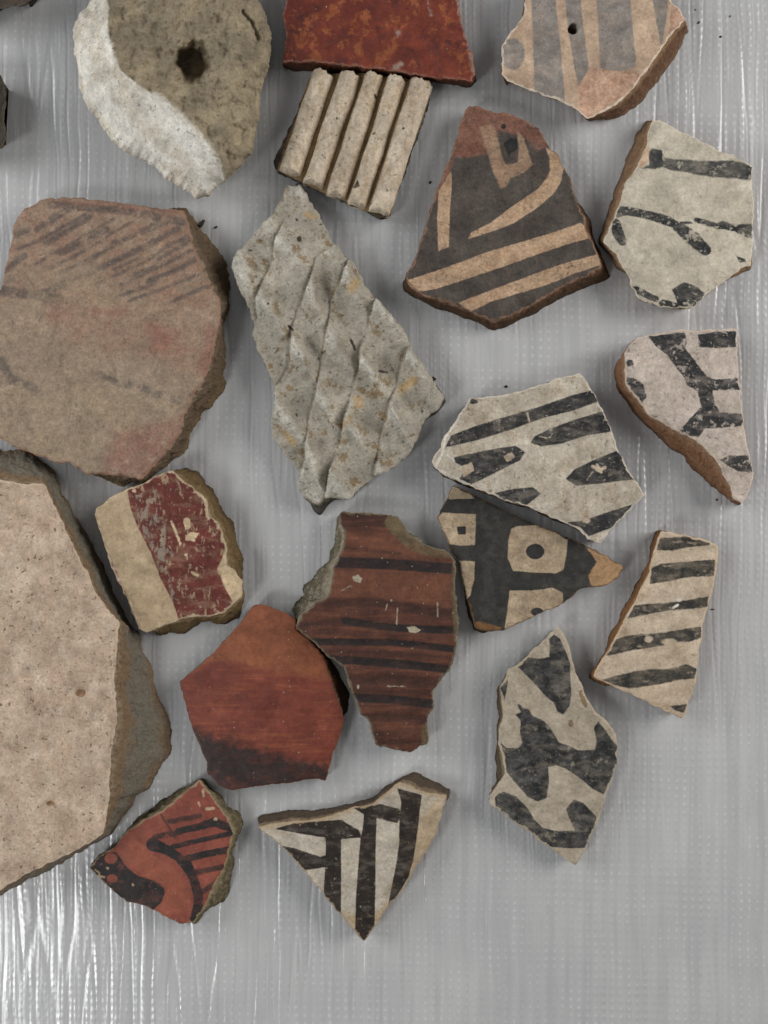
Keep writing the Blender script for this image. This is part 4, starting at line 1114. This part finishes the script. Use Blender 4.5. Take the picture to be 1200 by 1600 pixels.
def coil_coords(p):
    X = []
    for s in seams:
        s = np.asarray(s)
        X.append(np.interp(p[:, 1], s[:, 1], s[:, 0]))
    X = [X[0] - 55] + X + [X[-1] + 55]
    X = np.array(X)
    k = np.zeros(len(p), int)
    for i in range(1, len(X) - 1):
        k = np.where(p[:, 0] > X[i], i, k)
    idx = np.arange(len(p))
    u = (p[:, 0] - X[k, idx]) / np.maximum(X[k + 1, idx] - X[k, idx], 8)
    return k, u


def z_coil(p, d):
    k, u = coil_coords(p)
    u = np.clip(u, 0, 1.2)
    yz = (p[:, 1] - 270) * 2.909
    y0 = np.array([400] + y0s)[k]
    ph = (yz - y0 - 185 * u) / 265.0
    ph = ph - np.floor(ph)                      # 0 on a pinched crest
    rdg = np.where(ph < 0.5, 1 - ph * 2, (ph - 0.5) * 2)
    cell = np.floor((yz - y0 - 185 * u) / 265.0)
    va = 0.8 + 0.45 * (_hash(k * 7 + cell.astype(int), k, 5) / 65536.0)
    rdg = (0.7 * np.clip(rdg, 0, 1) ** 1.6 + 0.3 * (0.5 + 0.5 * np.cos(2 * np.pi * ph))) * va
    top_flat = smooth(120, 340, yz - 0.2 * (p[:, 0] - 440))
    uc = np.clip(u, 0, 1)
    z = (1 - uc) * (3.0 + 9.0 * rdg) + 11.0 * rdg * (1 - 0.3 * uc) - 2.2 * np.exp(-((u - 0.96) / 0.05) ** 2)
    z = z - 2.5 * np.sin(np.pi * uc) * (1 - np.clip(rdg, 0, 1))
    stri = np.sin((p[:, 1] + 3 * fbm(p[:, 0] / 20, p[:, 1] / 20, 2, 8) + 0.25 * p[:, 0]) * 2 * np.pi / 5.6)
    z = z + 0.62 * stri * (0.5 + fbm(p[:, 0] / 25, p[:, 1] / 25, 2, 81))
    z = z * top_flat + (1 - top_flat) * fbm(p[:, 0] / 16, p[:, 1] / 16, 4, 82) * 3
    return z


def chalk_coil(p):
    k, u = coil_coords(p)
    yz = (p[:, 1] - 270) * 2.909
    ph = (yz - np.array([400] + y0s)[k] - 185 * np.clip(u, 0, 1)) / 265.0
    ph = ph - np.floor(ph)
    crest = np.maximum(np.exp(-(ph / 0.10) ** 2), np.exp(-((1 - ph) / 0.16) ** 2))
    seam = np.exp(-(u / 0.07) ** 2)
    s = 13 * crest * np.exp(-np.clip(u, 0, 1) * 1.3) + 9 * seam * (0.3 + crest) - 7.5
    left = smooth(60, 0, p[:, 0] - np.interp(p[:, 1], [290, 414, 520, 640, 780], [440, 364, 393, 425, 480]))
    low = smooth(700, 790, p[:, 1])
    return s + 4 * left + 4 * low


m = (face_material('grey_corrugated_clay', 21, ('a39b8c', 'b2aa9b', '938a79'),
                   [dict(attr='all', a='836a45', b='957a52', edge=1, wear=0.43, wear_amt=1.0, wear_soft=0.07, wear_scale=5, op=0.75, fleck=0.2, lift=0.03),
                    dict(attr='white', a='d0ccc1', b='bdb8aa', edge=8, soft=4, wear=0.61, wear_amt=0.85, wear_scale=8, fleck=0.2, op=0.85, lift=0.05),
                    dict(attr='ochre', a='bd9f6e', b='a98a5c', edge=9, soft=5, edge_scale=14, wear=0.7, op=0.8),
                    dict(attr='pit', a='433d33', b='4e473c', edge=2.0, wear=0.95, fleck=0, lift=-0.3)],
                   rough=0.85, spec=0.2, grain=0.28, speck=0.6, speck_col='38332b', rim='9d9686', rimw=2.5, bump=1.3),
     edge_material('grey_corrugated_edge', 21, '77705f', '57524a', '45423d'))
sherd('corrugated_sherd', 'grey corrugated sherd of overlapping pinched coils in a diamond pattern', o19, b19, 30, m, 21,
      {'all': [('E', (520, 540), 900, 900)],
       'white': chalk_coil,
       'ochre': [('P', q((620, 1015), (660, 1015), (665, 1060), (630, 1075))), ('S', q((580, 1150), (600, 1120)), 8), ('S', q((840, 985), (880, 950)), 14), ('S', q((400, 190), (440, 200)), 8), ('S', q((300, 1180), (350, 1230)), 9), ('S', q((610, 540), (630, 500)), 12)],
       'pit': [('E', q((372, 305))[0], 4, 5), ('S', q((605, 760), (625, 805)), 4), ('S', q((735, 905), (770, 908)), 4), ('E', q((460, 845))[0], 2, 2), ('E', q((485, 815))[0], 3, 2), ('E', q((235, 605))[0], 2, 2.5), ('S', q((325, 700), (345, 720)), 4), ('E', q((360, 215))[0], 2, 2),
               ('E', q((470, 235))[0], 2, 2), ('E', q((750, 1122))[0], 2, 2), ('E', q((930, 1085))[0], 2, 2.5), ('E', q((150, 355))[0], 3, 2), ('E', q((360, 1100))[0], 2, 3)]},
      zfun=z_coil, rnd=3.5, relief=0.9, jag=2.2, split=lambda c: coil_coords(c)[0], face='coil', rough_side=2.5, g=1.9)

# ---- 20, 21 two sherds that only show an edge
m20 = (face_material('dull_brown_clay', 22, ('4d443a', '5a5045', '3c352e'), [], rough=0.9, rim='5d5348', rimw=2), edge_material('dull_brown_edge', 22, '4f463c', '3a332c', '332d27'))
sherd('plain_sherd', 'dull dark sherd only just showing in the top left corner', [(-60, 18), (0, 13), (35, 6), (58, -6), (60, -60), (-60, -60)], {}, 50, m20, 22, {}, rnd=3, face='clay_face')
m21 = (face_material('dark_crust_clay', 23, ('45413a', '544a3d', '332f2b'), [], rough=0.9, rim='5a5042', rimw=2), edge_material('dark_crust_edge', 23, '544c40', '3d362e', '332d27'))
sherd('plain_sherd', 'dark crusty sherd edge poking in at the left border, below the corner one', [(-50, 112), (0, 116), (6, 130), (8, 150), (6, 172), (5, 192), (9, 212), (2, 231), (-50, 238)], {}, 44, m21, 23, {}, rnd=4, jag=2.2, face='clay_face')

# ------------------------------------------------------------------ crumbs and specks of dirt on the sheet
n = NT('dirt')
n.b.inputs['Roughness'].default_value = 0.9
P = n.coords((0, 0, 0))
n.L.new(n.mix(n.ramp(n.noise(P, 12.0), 0.4, 0.6), lin('2a241e'), lin('453a2f')), n.b.inputs['Base Color'])


def crumb(x, y, rx, ry, rz, label, seed, ang=0.0, group='specks of dirt on the foam sheet', name='dirt_speck'):
    import bmesh
    bm = bmesh.new()
    bmesh.ops.create_icosphere(bm, subdivisions=2, radius=1.0)
    rn = random.Random(seed)
    ca, sa = math.cos(ang), math.sin(ang)
    for v in bm.verts:
        f = 1 + rn.uniform(-0.28, 0.28)
        px, py, pz = v.co.x * rx * f, v.co.y * ry * f, v.co.z * rz * f
        v.co = Vector(((px * ca - py * sa) * S, (px * sa + py * ca) * S, (pz + rz * 0.8) * S))
    me = bpy.data.meshes.new(name)
    bm.to_mesh(me); bm.free()
    me.materials.append(n.m)
    o = bpy.data.objects.new(name, me)
    COL.objects.link(o)
    o.location = ((x - 600) * S, (800 - y) * S, -1.2 * S)
    o['label'] = label
    o['category'] = 'dirt speck'
    o['group'] = group
    return o


crumb(315, 350, 7, 3.2, 2.5, 'black crumb on the foam beside the top right corner of the large worn brown sherd', 1, 1.0, name='dirt_crumb')
crumb(337, 355, 3, 1.6, 1.4, 'tiny brown speck right of the black crumb, by the large worn brown sherd', 2, 0.4)
for k, (x, y, r, lb) in enumerate([(1126, 57, 2.6, 'roundest dark speck on bare foam near the top right corner, lowest of its scatter'), (1092, 35, 2.6, 'dark brown speck on bare foam just right of the peach striped sherd'),
                                   (1141, 25, 1.8, 'tiny speck on bare foam farthest right in the top right scatter'), (1087, 15, 1.5, 'tiny speck on bare foam nearest the top edge, right of the peach sherd')]):
    crumb(x, y, r * 0.9, r * 0.6, r * 0.4, lb, 10 + k, k * 0.9)
crumb(1027, 123, 3, 2, 1.6, 'small dark speck under the lower right side of the striped peach sherd', 20)
crumb(791, 604, 3, 2.2, 1.8, 'small dark speck just above the cream sherd with teardrop marks', 21)
crumb(677, 592, 4, 3, 3, 'black crumb against the right side of the grey corrugated sherd', 22, name='dirt_crumb')
crumb(1114, 952, 3, 0.9, 0.8, 'thin dark speck right of the narrow striped cream sherd', 23, -0.1)
crumb(1120, 781, 2.2, 1.5, 1.2, 'tiny dark speck left of the lower tip of the whitish branching sherd', 24)
crumb(672, 285, 2.4, 2.4, 1.2, 'faint dark speck left of the dark triangular sherd', 25)
